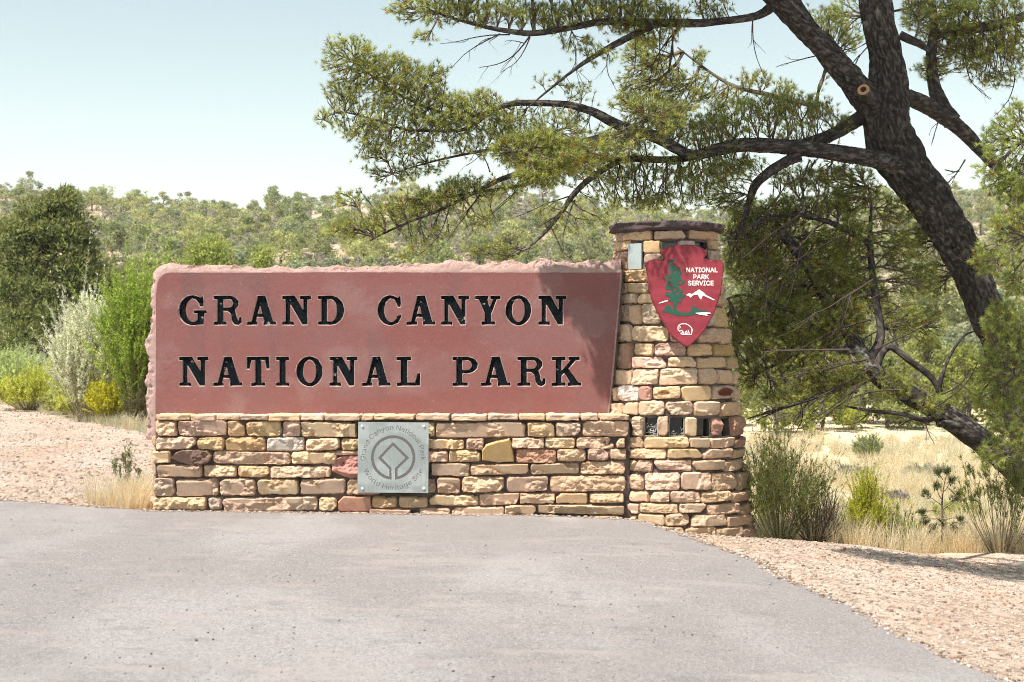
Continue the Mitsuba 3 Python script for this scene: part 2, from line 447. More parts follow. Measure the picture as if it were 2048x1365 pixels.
WALL = '''311 843 352 872 cream|355 841 453 872 pinkbrown|455 842 487 873 yellow|493 843 561 873 yellow|565 843 600 874 pink|603 845 712 874 cream|855 847 868 873 cream|872 846 1050 875 pinkbrown|1055 846 1109 874 yellow|1112 846 1162 873 pink|1165 842 1257 873 pinkbrown
311 875 390 899 cream|395 876 446 901 yellow|450 876 530 902 orange|533 876 607 902 white|612 878 678 901 cream|683 879 724 901 yellow|852 880 927 899 yellow|934 878 966 900 tan|1024 877 1087 897 cream|1090 876 1150 897 cream|1154 876 1229 898 cream|1233 878 1249 895 cream
304 903 339 927 cream|426 904 580 929 pinkbrown|582 905 672 928 cream|670 903 720 911 pink|853 904 895 925 tan|898 902 960 924 yellow|1032 899 1112 926 salmon|1115 899 1171 923 tan|1175 898 1218 921 brown|1222 900 1252 919 tan
314 931 402 955 tan|407 932 471 954 cream|476 933 537 955 yellow|539 934 660 956 cream|862 928 938 953 pink|941 929 1057 950 tan|1062 928 1158 949 brown|1162 925 1250 949 yellow
306 957 348 993 mauve|352 959 435 993 olive|438 959 510 992 pinkbrown|515 960 597 990 olive|601 959 689 989 pink|693 960 760 990 tan|812 958 871 986 brown|874 957 919 988 tan|924 955 1008 985 cream|1014 954 1095 984 pinkbrown|1100 953 1251 984 pinkbrown
306 996 410 1021 cream|415 997 441 1020 mauve|446 996 634 1024 pinkbrown|638 996 672 1022 tan|676 994 742 1024 red|744 995 793 1016 orange|798 995 854 1016 tan|859 992 956 1012 cream|960 988 1038 1011 pinkbrown|1041 988 1109 1008 tan|1113 988 1174 1008 yellow|1180 988 1248 1007 yellow
739 1019 821 1034 tan|839 1018 899 1036 tan|904 1015 1008 1034 cream|1010 1012 1071 1031 cream|1075 1011 1248 1029 pinkbrown|640 1025 735 1040 pinkbrown|1180 1032 1250 1050 yellow|1076 1033 1176 1050 tan|310 1024 420 1040 tan'''
tag('stone_wall', 'low wall of tan and pink sandstone blocks with dark recessed joints under the red slab', 'wall')
for row in WALL.split('\n'):
    for item in row.split('|'):
        x0, y0, x1, y1, tone = item.split()
        pl, w, h, c = wall_place(float(x0), float(y0), float(x1), float(y1))
        stone(part_key('stone_wall__stone'), pl, w, h, tone, proud=rng.uniform(0.048, 0.068), seed=int(x0) * 7 + int(y0))


def special(pts, tone, proud, seed, blotch=None, label=None, flatness=0.2, rough=1.0):
    pts = np.array(pts, float)
    lo, hi = pts.min(0), pts.max(0)
    pl, w, h, c = wall_place(lo[0], lo[1], hi[0], hi[1])
    Y = WALL_Y - 0.045
    poly = Polygon([(P(x, y, Y)[0] - c[0], P(x, y, Y)[2] - c[2]) for x, y in pts])
    k = part_key('stone_wall__stone')
    stone(k, pl, w, h, tone, proud=proud, seed=seed, poly=poly, blotch=blotch, flatness=flatness, rough=rough)
    tag(k, label)
special([(342, 917), (352, 906), (366, 900), (395, 899), (414, 903), (423, 912), (418, 924), (405, 929), (382, 931), (360, 925)], 'dark', 0.1, 5, label='dark brown rounded rock jutting out of the wall', rough=0.8)
special([(662, 930), (672, 916), (690, 911), (730, 912), (735, 956), (700, 958), (678, 950), (664, 942)], 'red', 0.055, 8, label='rough red rock left of the metal plaque')
special([(963, 902), (972, 890), (996, 883), (1018, 878), (1026, 900), (1029, 925), (1000, 926), (964, 922)], 'orange', 0.1, 9, label='large orange angular rock that spans two courses', flatness=0.5)

# mortar behind the stones, the wall's top bed and the stones of its left end
x_left, x_right = P(311, 0, 12.0)[0], P(1259, 0, 12.0)[0]
bx = trimesh.creation.box((x_right - x_left, 0.62, 1.1)); bx.apply_translation(((x_left + x_right) / 2, WALL_Y + 0.31, P(0, 836, 12.0)[2] - 0.55))
put('stone_wall__mortar', bx, 'mortar')
tag('stone_wall__mortar', 'dark mortar set back between the blocks')
zt = P(0, 829.5, 11.95)[2]
for i, (z0, z1, tone) in enumerate([(.71, .84, 'cream'), (.585, .70, 'tan'), (.465, .575, 'cream'), (.33, .455, 'pink'), (.17, .315, 'mauve'), (-.02, .16, 'cream')]):
    for j in range(2):
        y0, y1 = (12.0, 12.26 + 0.05 * (i % 3)) if j == 0 else (12.28 + 0.05 * (i % 3), 12.6)
        pl = (lambda c0, c1: lambda A, B, O: np.stack([x_left - O, c0 - A, c1 + B], -1))((y0 + y1) / 2, (z0 + z1) / 2)
        stone(part_key('stone_wall__stone'), pl, y1 - y0 - 0.015, z1 - z0, tone, proud=0.04 if i else 0.015, seed=900 + i * 2 + j)


def rock_block(key, lo, hi, tone, seed, amp=0.012, n=(24, 10, 6), rounding=0.3):
    """a rounded block with broken faces between two corners"""
    r = np.random.default_rng(seed)
    lo, hi = np.array(lo), np.array(hi)
    b = trimesh.creation.box((2, 2, 2))
    s = Soup()
    for ax in range(3):
        for sg in (-1, 1):
            u, w_ = [k for k in range(3) if k != ax]
            U, V = np.meshgrid(np.linspace(-1, 1, n[u]), np.linspace(-1, 1, n[w_]), indexing='ij')
            q = np.zeros(U.shape + (3,)); q[..., ax] = sg; q[..., u] = U; q[..., w_] = V
            f = grid_faces(n[u], n[w_])
            s.add(q, f if (sg > 0) == (ax != 1) else f[:, ::-1])
    (v, f), _ = s.get()
    m = trimesh.Trimesh(v, f, process=False); m.merge_vertices()
    v = np.array(m.vertices)
    half = (hi - lo) / 2
    rad = rounding * half.min()
    inner = np.maximum(half - rad, 0)
    w = v * half
    core = np.clip(w, -inner, inner)
    dlt = w - core
    nrm = unit(dlt)
    ln = np.minimum(np.linalg.norm(dlt, axis=1, keepdims=True), rad)
    w = core + nrm * ln
    off = r.uniform(-40, 40, 3)
    nz = meshkit.fbm(w * [16, 16, 26] + off, 4, 3) - 0.5
    w = w + nrm * (nz * amp * 2)[:, None]
    w = w + (lo + hi) / 2
    c2 = meshkit.fbm(w * 50 + off, 2, 8)[:, None]; c1 = meshkit.fbm(w * [8, 8, 20] + off, 3, 7)[:, None]
    col = np.array(TONE[tone]) * (0.85 + 0.3 * c2) * (1 + 0.4 * (c1 - 0.5))
    put(key, trimesh.Trimesh(w, m.faces, process=False), 'rock', True, np.clip(col, 0.02, 0.8))


LEDGE = '311 380|381 430|432 479|480 536|537 600|601 647|648 720|722 747|748 828|831 898|903 973|976 1036|1039 1090|1093 1159|1163 1197|1200 1258'
for i, it in enumerate(LEDGE.split('|')):
    a, b = map(float, it.split())
    Yf = WALL_Y - 0.075
    x0, x1 = P(a, 0, Yf)[0] + 0.002, P(b, 0, Yf)[0] - 0.002
    top, bot = P(0, 830.5 + rng.uniform(-0.5, 0.8), Yf)[2], P(0, 841.0 + rng.uniform(-1.5, 1.5), Yf)[2]
    rock_block(part_key('stone_wall__coping_stone'), (x0, Yf + rng.uniform(-0.006, 0.012), bot), (x1, WALL_SLAB_Y + 0.01, top), ['yellow', 'pinkbrown', 'cream', 'pink', 'yellow', 'cream', 'pinkbrown', 'tan'][i % 8], 300 + i, amp=0.016, n=(max(8, int((x1 - x0) / 0.01)), 14, 9), rounding=0.25)


# ------------------------------------------------------------------ the red slab with its incised lettering
def R(x0, y0, x1, y1): return sbox(x0, y0, x1, y1)
def G(*p): return Polygon(p).buffer(0)
def EL(cx, cy, rx, ry): return affinity.scale(shapely.Point(cx, cy).buffer(1, 24), rx, ry)
def ST(pts, w): return LineString(pts).buffer(w, cap_style='round')
U = shapely.union_all
def serif(x0, x1, top=False): return R(x0, 51.5, x1, 58) if top else R(x0, 0, x1, 6.5)
GLYPH = {
    'I': (26, lambda: U([serif(0, 26), serif(0, 26, 1), R(7, 0, 19, 58)])),
    'N': (57, lambda: U([serif(0, 23), R(7, 0, 15, 58), serif(0, 20, 1), serif(35, 57, 1), R(42, 2, 50, 58), G((6, 58), (25, 58), (50, 13), (50, 0), (40, 0), (9, 54))])),
    'A': (58, lambda: U([serif(0, 21), serif(33, 58), G((22, 58), (30, 58), (16, 3), (8, 3)), G((21, 58), (37, 58), (53, 2), (36, 2)), R(14, 16, 42, 22)])),
    'D': (53, lambda: U([R(0, 0, 27, 6.5), R(0, 51.5, 27, 58), R(7, 0, 18, 58), EL(26, 29, 27, 29).difference(EL(26, 29, 12.5, 22.5)).intersection(R(25, -5, 60, 65))])),
    'R': (56, lambda: U([serif(0, 26), R(7, 0, 18.5, 58), R(0, 51.5, 31, 58), R(18, 28, 31, 34.2), EL(30, 43, 20, 15).difference(EL(30, 43, 8.5, 8.8)).intersection(R(29, 20, 60, 65)),
                         ST([(33, 29.5), (38, 26), (40.5, 19), (41, 11), (44, 5)], 5.2), ST([(44, 4), (48.5, 2.2), (52.5, 5), (53.3, 13)], 2.9)])),
    'P': (50, lambda: U([serif(0, 30), R(7, 0, 19, 58), R(0, 51.5, 29, 58), R(19, 25.2, 29, 31.5), EL(28, 41.6, 22, 16.4).difference(EL(28, 41.6, 10, 10.1)).intersection(R(27, 20, 60, 65))])),
    'G': (56, lambda: U([EL(27, 29, 27, 30).difference(EL(28, 29, 14.5, 23.5)).difference(R(36, 24, 60, 44)).difference(R(50, 0, 60, 60)), G((39, 50), (48.5, 59), (48.5, 36), (42.5, 36), (39, 46)), R(30, 23.5, 56, 29), R(37.5, 0, 49.5, 27)])),
    'C': (46, lambda: U([EL(25, 29, 25, 30).difference(EL(27, 29, 14, 23.8)).difference(G((30, 22), (60, 12), (60, 46), (36, 40))), G((37, 50), (46, 59), (46, 35.5), (40.5, 35.5), (36.5, 46)), G((35, 7), (46, 22), (46, 17), (40, 3))])),
    'O': (52, lambda: EL(26, 29, 26, 30).difference(EL(26, 29, 13, 23.6))),
    'Y': (51, lambda: U([serif(0, 26, 1), serif(31, 51, 1), G((6, 55), (23, 55), (33, 22), (20, 22)), G((38, 55), (45, 55), (32.5, 22), (25, 24)), R(19.5, 0, 32.5, 27), serif(13, 40)])),
    'T': (46, lambda: U([R(0, 51.5, 46, 58), R(17, 0, 29, 58), serif(9, 37), G((0, 58), (0, 34), (5.5, 34), (9, 51.5), (9, 58)), G((46, 58), (46, 34), (40.5, 34), (37, 51.5), (37, 58))])),
    'L': (46, lambda: U([R(8, 0, 20, 58), serif(0, 28, 1), R(0, 0, 46, 6.5), G((46, 0), (46, 25), (40.5, 25), (36, 6))])),
    'K': (58, lambda: U([R(8, 0, 19, 58), serif(0, 27, 1), serif(0, 27), G((18, 19), (18, 28), (40, 54), (50, 54)), serif(33, 55, 1), G((22, 31), (30, 38), (54, 4), (38, 4)), serif(31, 58)])),
}
LINE1 = [('G', 357, 413), ('R', 427, 483), ('A', 493.5, 551.5), ('N', 564, 621.5), ('D', 635.5, 688), ('C', 755, 801), ('A', 813, 870.5), ('N', 882, 938), ('Y', 950, 1001), ('O', 1011, 1062.5), ('N', 1077, 1133)]
LINE2 = [('N', 358, 416), ('A', 426, 484), ('T', 493, 538.5), ('I', 551.5, 577.5), ('O', 592, 645), ('N', 659, 714.5), ('A', 724, 781), ('L', 793.5, 840), ('P', 905.5, 955.5), ('A', 962, 1021), ('R', 1035, 1091), ('K', 1104, 1162.5)]


def build_slab():
    S = WALL_SLAB_Y / F
    tag('sign_slab', 'large red sandstone slab incised with the black words GRAND CANYON NATIONAL PARK', 'sign')
    holes = []
    DEPTH, BEVEL = 0.026, 0.0065
    bev, walls = Soup(), Soup()
    for line, y_base in ((LINE1, 650), (LINE2, 772.3)):
        for ch, xa, xb in line:
            w0, fn = GLYPH[ch]
            g = affinity.scale(fn().buffer(0.5, 4).buffer(-0.5, 4).simplify(0.12), (xb - xa) / w0, 1.0, origin=(0, 0))
            g = affinity.translate(g, xa - CX, CY - y_base)
            g = affinity.affine_transform(g, [S, 0, 0, S, 0, EYE])
            outer = g.buffer(0.0055, 3).simplify(0.0004)
            holes.append(outer)
            inner = outer.buffer(-BEVEL, 3).simplify(0.0004)
            for o in getattr(outer, 'geoms', [outer]):
                ring = o.difference(inner)
                v, f = flat(ring)
                on = shapely.distance(o.boundary, shapely.points(v[:, 0], v[:, 1])) < 1e-6
                # the cut's sloping sides, unpainted stone
                v3 = np.stack([v[:, 0], WALL_SLAB_Y + np.where(on, 0, DEPTH), v[:, 1]], 1)
                bev.add(v3, f)
            k = part_key('sign_slab__letter')
            m = extrude(inner.buffer(0.001), 0.01)
            m.apply_translation((0, WALL_SLAB_Y + DEPTH - 0.0015, 0))
            put(k, m, 'letter_paint')
    bev.put('sign_slab__letter_edge', 'recess_edge', False, False)
    tag('sign_slab__letter_edge', 'pale chipped sides of the cut letters', kind='stuff')
    # outline of the smooth face, from low on the left side over the corner to the pillar
    out = [(312, 880), (311, 800), (312, 700), (312, 600), (314, 572), (320, 556), (331, 548), (348, 545.5), (420, 546), (700, 545), (1000, 545.5), (1243, 545.5)]
    o2 = np.array([((x - CX) * S, EYE + (CY - y) * S) for x, y in out])
    t = np.r_[0, np.cumsum(np.linalg.norm(np.diff(o2, axis=0), axis=1))]
    s = np.arange(0, t[-1], 0.011)
    line = PchipInterpolator(t, o2, axis=0)(s)
    dl = unit(np.gradient(line, axis=0)); nrm = np.stack([-dl[:, 1], dl[:, 0]], 1)
    wob = (meshkit.fbm(np.c_[s * 22, s * 0, s * 0], 3, 4) - 0.5) * 0.006
    line = line + nrm * wob[:, None]
    low = ((1212 - CX) * S, line[0, 1])
    end = [((x - CX) * S, EYE + (CY - y) * S) for x, y in ((1238, 600), (1231, 680), (1224, 760), (1216, 832))]
    face = Polygon(np.vstack([line, end, [low]])).buffer(0)
    face = face.difference(shapely.union_all(holes))
    v, f = flat(face)
    v3 = np.stack([v[:, 0], np.full(len(v), WALL_SLAB_Y), v[:, 1]], 1)
    put('sign_slab__face', (v3, f), 'sandstone_slab')
    tag('sign_slab__face', 'smooth pale red front of the slab')
    # the rough broken rim, and the top and back
    ks = np.r_[np.linspace(0, 1, 16), np.linspace(1.15, 3, 12)]
    prof = (meshkit.fbm(np.c_[s * 1.6, s * 0 + 3, s * 0], 4, 12) - 0.5)
    width = 0.078 + 0.13 * prof + 0.05 * (meshkit.fbm(np.c_[s * 7, s * 0, s * 0], 2, 3) - 0.5)
    corner = np.exp(-((s - 1.62) / 0.14) ** 2)
    width = width * (1 - 0.15 * corner)
    V = []
    for k in ks:
        if k <= 1:
            out_w, back = width * np.sin(k * np.pi / 2) ** 0.9, 0.10 * (1 - np.cos(k * np.pi / 2)) + 0.006 * k
        else:
            out_w, back = width * (1 - 0.06 * (k - 1) ** 2), 0.106 + (k - 1) * 0.17
        q = np.c_[line[:, 0] * 9, np.full(len(s), back * 9 + k), line[:, 1] * 9]
        d = (meshkit.fbm(q * 1.3, 5, 31) - 0.5) * 0.045 * min(1, k * 2.5) + (np.abs(meshkit.fbm(q * 1.7 + 5, 3, 17) - 0.5) - 0.12) * 0.05 * min(1, k * 3)
        d = d - 0.022 * sstep(0.56, 0.62, meshkit.fbm(q * 0.8 + 11, 3, 40)) * min(1, k * 2)
        pt = line + nrm * (out_w + d)[:, None]
        V.append(np.stack([pt[:, 0], np.full(len(s), WALL_SLAB_Y + back) - d * 0.5 * min(1, k * 3), pt[:, 1]], 1))
    V = np.array(V)
    n = V.shape[1]
    f = grid_faces(len(ks), n)[:, ::-1]
    q = V.reshape(-1, 3)
    c = meshkit.fbm(q * 12, 4, 3)[:, None]; g = meshkit.fbm(q * 60, 2, 5)[:, None]
    col = (np.array([.33, .215, .195]) * (1 - c) + np.array([.42, .3, .27]) * c) * (0.85 + 0.3 * g)
    put('sign_slab__rim', (q, f[:, ::-1]), 'rock', False, col)
    tag('sign_slab__rim', 'pale pink rough broken rim along the top and left side')
    back = Polygon(np.c_[V[-1][:, 0], V[-1][:, 2]].tolist() + [(V[-1][-1, 0], V[-1][0, 2])]).buffer(0)
    m = extrude(back.buffer(0.004), 0.01); m.apply_translation((0, V[-1][:, 1].mean() + 0.02, 0))
    put('sign_slab__back', m, 'sandstone_slab')
build_slab()


# ------------------------------------------------------------------ the round pillar
AX, AY = P(1333, 0, 12.65)[0], 12.65
_py = np.array([430, 461, 545, 684, 736, 800, 860, 940, 980, 1030, 1100.0])
_rp = np.array([101, 104, 114.5, 131, 140, 150, 156, 162, 167, 172, 179.0])
_z = EYE - (_py - CY) / F * 12.15
MORTAR_BACK = 0.045
def cone_R(z):           # radius to the faces of the stones
    return np.interp(-np.asarray(z, float), -_z, _rp) * 12.65 / F * 0.985


def on_cone(px, py, rin=0.0):
    """(angle, height) of the pillar's face under this pixel; angle 0 faces the camera"""
    z, th = EYE - (py - CY) / F * 12.1, 0.0
    for _ in range(30):
        r = float(cone_R(z)) - rin
        Y = AY - r * math.cos(th)
        x = (px - CX) / F * Y
        sn = (x - AX) / r
        th = math.asin(max(-1, min(1, sn))) if abs(sn) < 1 else math.copysign(math.pi / 2 * min(1.12, abs(sn) ** 2), sn)
        z = EYE - (py - CY) / F * (AY - r * math.cos(th))
    return th, z


PILLAR = '''1229 462 1246 483 pinkbrown|1247 461 1301 480 yellow|1306 461 1373 478 cream|1380 461 1436 478 yellow
1229 483 1254 502 yellow|1286 481 1320 506 yellow|1361 482 1392 496 white|1424 481 1436 498 tan|1425 501 1440 521 mauve|1226 505 1252 541 redbrown|1286 508 1321 526 mauve|1361 500 1392 520 tan
1239 541 1287 563 yellow|1289 529 1318 563 pink|1322 524 1400 545 tan|1402 524 1444 560 tan|1322 548 1398 564 yellow
1234 567 1252 587 cream|1254 567 1297 586 yellow|1300 567 1370 586 cream|1373 567 1447 588 tan
1231 588 1271 607 cream|1273 588 1307 607 cream|1310 588 1380 607 cream|1383 590 1430 608 yellow|1433 592 1451 612 tan
1229 610 1256 644 pink|1257 611 1281 648 yellow|1282 608 1321 647 mauve|1324 610 1380 648 cream|1383 612 1412 650 tan|1414 620 1430 652 white|1432 616 1458 654 yellow
1225 650 1260 684 cream|1262 653 1338 683 cream|1341 656 1394 684 pink|1398 657 1441 685 pink|1443 658 1466 688 tan
1222 688 1261 738 redbrown|1265 688 1306 711 yellow|1308 686 1372 711 pink|1377 689 1429 712 yellow|1432 691 1472 714 ochre
1263 715 1333 736 cream|1336 715 1393 735 cream|1397 716 1456 736 yellow|1458 717 1477 738 tan
1220 741 1261 770 cream|1263 739 1315 770 cream|1319 738 1397 770 cream|1399 738 1437 769 cream|1439 741 1467 768 cream|1468 742 1483 770 cream
1218 776 1234 802 cream|1235 773 1275 802 white|1276 773 1303 801 salmon|1305 774 1361 798 yellow|1364 773 1425 802 yellow|1427 773 1470 798 pinkbrown|1471 774 1488 802 olive
1213 806 1242 830 cream|1243 805 1274 830 cream|1275 803 1329 831 cream|1332 804 1387 830 pink|1390 804 1441 831 cream|1444 806 1482 832 yellow|1484 806 1493 832 tan
1263 835 1283 873 cream|1316 833 1337 872 cream|1373 836 1395 873 cream|1428 837 1449 871 redbrown|1468 835 1495 873 redbrown
1251 876 1284 896 yellow|1287 876 1379 897 yellow|1382 877 1422 896 cream|1424 877 1471 896 cream|1473 878 1496 895 redbrown
1255 899 1332 918 yellow|1336 899 1406 917 yellow|1409 899 1465 917 cream|1467 900 1497 916 tan
1257 922 1269 942 cream|1270 922 1304 944 pink|1308 922 1385 942 cream|1387 922 1451 941 cream|1453 922 1490 942 tan|1491 924 1501 942 tan
1257 950 1285 979 cream|1288 947 1360 981 cream|1364 946 1425 980 cream|1428 947 1476 981 pinkbrown|1478 946 1505 980 brown
1257 985 1296 1004 cream|1299 985 1340 1005 cream|1342 985 1403 1006 pink|1406 985 1468 1005 yellow|1470 985 1504 1005 tan
1254 1009 1276 1027 pink|1279 1009 1357 1027 cream|1361 1009 1413 1027 pink|1418 1010 1480 1029 tan|1482 1010 1508 1029 tan
1254 1031 1273 1050 yellow|1275 1030 1329 1050 cream|1331 1030 1380 1053 tan|1385 1031 1456 1054 cream|1458 1033 1498 1054 tan|1499 1034 1510 1053 brown
1300 1056 1368 1078 tan|1372 1056 1434 1078 tan|1437 1057 1486 1078 brown|1487 1057 1510 1076 brown'''
tag('stone_pillar', 'round tapering pillar of tan sandstone blocks with a dark flat cap at the right end of the sign', 'pillar')
ROWS = []
for row in PILLAR.split('\n'):
    zs = []
    for item in row.split('|'):
        x0, y0, x1, y1, tone = item.split()
        x0, y0, x1, y1 = map(float, (x0, y0, x1, y1))
        ym = (y0 + y1) / 2
        t0, _ = on_cone(x0, ym); t1, _ = on_cone(x1, ym)
        _, zb = on_cone((x0 + x1) / 2, y1); _, za = on_cone((x0 + x1) / 2, y0)
        if x1 > 1333 + 0.93 * np.interp(ym, _py, _rp): t1 = max(t1, t0 + 0.16) + 0.08
        zm, tm = (za + zb) / 2, (t0 + t1) / 2
        zs.append((za, zb, t0, t1))
        r = float(cone_R(zm))
        w, h = (t1 - t0) * r, za - zb
        def pl(A, B, O, tm=tm, zm=zm, r=r):
            th = tm + A / r; rr = cone_R(zm + B) - MORTAR_BACK + O * 0.85
            return np.stack([AX + rr * np.sin(th), AY - rr * np.cos(th), zm + B], -1)
        k = part_key('stone_pillar__stone')
        bl = (0.0, 0.05, 0.36, (.13, .035, .02)) if (x0, y0) == (1427, 773) else ((-0.1, 0.0, 0.22, (.2, .1, .04)) if (x0, y0) == (1305, 774) else None)
        stone(k, pl, w, h, tone, proud=rng.uniform(0.044, 0.062), seed=int(x0) * 13 + int(y0), blotch=bl, rough=0.8)
        if bl and x0 > 1400: tag(k, 'block with a dark red stain')
    ROWS.append((np.median([q[0] for q in zs]), np.median([q[1] for q in zs]), min(q[2] for q in zs), max(q[3] for q in zs)))
r2 = np.random.default_rng(77)
for i, (za, zb, ta, tb) in enumerate(ROWS):      # the courses go on round the pillar's far side
    t = tb + 0.03
    end = ta + 2 * math.pi - 0.03 if za > 2.25 else (tb + 2.2)
    while t < end - 0.2:
        t1 = min(end, t + r2.uniform(0.3, 0.55))
        zm, tm = (za + zb) / 2, (t + t1) / 2
        r = float(cone_R(zm))
        def pl(A, B, O, tm=tm, zm=zm, r=r):
            th = tm + A / r; rr = cone_R(zm + B) - MORTAR_BACK + O * 0.85
            return np.stack([AX + rr * np.sin(th), AY - rr * np.cos(th), zm + B], -1)
        stone(part_key('stone_pillar__stone'), pl, (t1 - t) * r - 0.02, za - zb, ['cream', 'tan', 'yellow', 'pink', 'pinkbrown'][r2.integers(5)], proud=0.05, seed=5000 + i * 40 + int(t * 9), cell=0.014)
        t = t1


def radial_box(px0, py0, px1, py1, d0, d1):
    """a box set radially into the pillar from d0 to d1 metres inside its stones' faces"""
    ym = (py0 + py1) / 2
    t0, _ = on_cone(px0, ym); t1, _ = on_cone(px1, ym)
    _, za = on_cone((px0 + px1) / 2, py0); _, zb = on_cone((px0 + px1) / 2, py1)
    tm, zm = (t0 + t1) / 2, (za + zb) / 2
    r = float(cone_R(zm))
    b = trimesh.creation.box((2 * r * math.sin((t1 - t0) / 2), d1 - d0, za - zb))
    b.apply_translation((0, -(r - (d0 + d1) / 2), 0))
    b.apply_transform(trimesh.transformations.rotation_matrix(tm, (0, 0, 1)))
    b.apply_translation((AX, AY, zm))
    return b


zz = np.linspace(-0.35, P(0, 458, 12.15)[2], 40)
core = trimesh.creation.revolve(np.vstack([[0, zz[0]], np.c_[cone_R(zz) - MORTAR_BACK, zz], [0, zz[-1]]]), sections=96)
core.apply_translation((AX, AY, 0))
core.fix_normals()
WINDOWS = [(1287, 836, 1314, 874), (1340, 836, 1370, 874), (1399, 838, 1426, 874), (1451, 838, 1466, 874), (1323, 483, 1359, 521), (1394, 484, 1422, 520)]
cutters = [radial_box(*w, -0.05, 0.19) for w in WINDOWS] + [radial_box(1255, 487, 1282, 539, -0.05, 0.075)]
core = trimesh.boolean.difference([core] + cutters, engine='manifold')
put('stone_pillar__mortar', core, 'mortar', 30)
tag('stone_pillar__mortar', 'dark mortar set back between the blocks')
for i, w in enumerate(WINDOWS):
    k = part_key('stone_pillar__window')
    put(k, radial_box(w[0] + .5, w[1] + .5, w[2] - .5, w[3] - .5, 0.11, 0.125), 'dark_glass')
    tag(k, 'small dark recessed glass window')
k = part_key('stone_pillar__window'); put(k, radial_box(1255.5, 487.5, 1281.5, 538.5, 0.012, 0.03), 'frosted_glass'); tag(k, 'pale grey glass block near the pillar top')
# cobwebs across two of the windows
cw = np.random.default_rng(4)
for (x0, y0, x1, y1) in (WINDOWS[0], WINDOWS[1]):
    s = Soup()
    for _ in range(34 if x0 < 1300 else 14):
        a, b = (cw.uniform(x0 + 1, x1 - 1), cw.uniform(y0 + (10 if x0 < 1300 else 22), y1 - 3)), None
        b = (a[0] + cw.uniform(-13, 13), a[1] + cw.uniform(-10, 10)); b = (min(max(b[0], x0 + 1), x1 - 1), min(max(b[1], y0 + 8), y1 - 2))
        pts = []
        for u in np.linspace(0, 1, 4):
            th, z = on_cone(a[0] + (b[0] - a[0]) * u, a[1] + (b[1] - a[1]) * u, 0.06)
            rr = float(cone_R(z)) - 0.075
            pts.append((AX + rr * math.sin(th), AY - rr * math.cos(th), z - 0.01 * u * (1 - u)))
        s.add(*tube(pts, [0.0009] * 4, 3))
    k = part_key('stone_pillar__cobweb'); s.put(k, 'cobweb_silk', False, False); tag(k, 'dusty cobweb across a window', kind='stuff')


# the pale pointing where the slab meets the pillar
JOINT = [(1243, 540), (1238, 600), (1231, 680), (1224, 760), (1216, 834)]
pts = [P(x, y, 12.207) for x, y in JOINT]
p_, r_ = curve(pts, [.011] * 5, 0.012)
v_, f_ = tube(p_, r_, 12, 0.4, 30.0, 5)
put('stone_pillar__pointing', (v_, f_), 'rock', True, np.array([.3, .215, .2]) * (0.7 + 0.6 * meshkit.fbm(v_ * 40, 3, 2)[:, None]))
tag('stone_pillar__pointing', 'pale rough pointing between slab and pillar')
strip = Polygon([tuple(P(x, y, 12.21)[[0, 2]]) for x, y in JOINT] + [tuple(P(x + 6, y, 12.21)[[0, 2]]) for x, y in JOINT[::-1]])
m_ = extrude(strip, 0.2); m_.apply_translation((0, 12.222, 0))
put('stone_pillar__mortar_001', m_, 'mortar')


def build_cap():
    zc0, zc1 = P(0, 460, 12.15)[2], P(0, 440.5, 12.1)[2]
    n = 160
    ang = np.arange(n) * 2 * np.pi / n
    s = Soup(); V = []
    rows = [(0.0, 0.0), (0.93, 0.0), (1.0, 0.12), (1.012, 0.35), (0.995, 0.6), (1.005, 0.8), (0.985, 0.97), (0.93, 1.0), (0.5, 1.05), (0.0, 1.06)]
    for j, (rr, hh) in enumerate(rows):
        r = 113.5 * 12.65 / F * rr
        q = np.c_[np.cos(ang) * 4, np.sin(ang) * 4, np.full(n, hh * 1.5)]
        d = (meshkit.fbm(q * 1.6, 4, 3) - 0.5) * 0.07 * (rr > 0.8)
        chunk = np.abs(meshkit.noise(np.c_[ang * 5, ang * 0, ang * 0], 5) - 0.5) * 0.03 * (rr > 0.8)
        z = zc0 + (zc1 - zc0) * hh + (meshkit.fbm(q * 0.9, 2, 6) - 0.5) * 0.03 * (rr > 0.3)
        V.append(np.c_[AX + (r + d - chunk) * np.sin(ang), AY - (r + d - chunk) * np.cos(ang), z])
    v = np.array(V).reshape(-1, 3)
    c = meshkit.fbm(v * 14, 3, 4)[:, None]
    put('stone_pillar__cap', (v, grid_faces(len(rows), n, True)), 'rock', True, np.array([.085, .062, .066]) * (0.4 + 1.2 * c))
    tag('stone_pillar__cap', 'dark purple brown flat capstone')
build_cap()


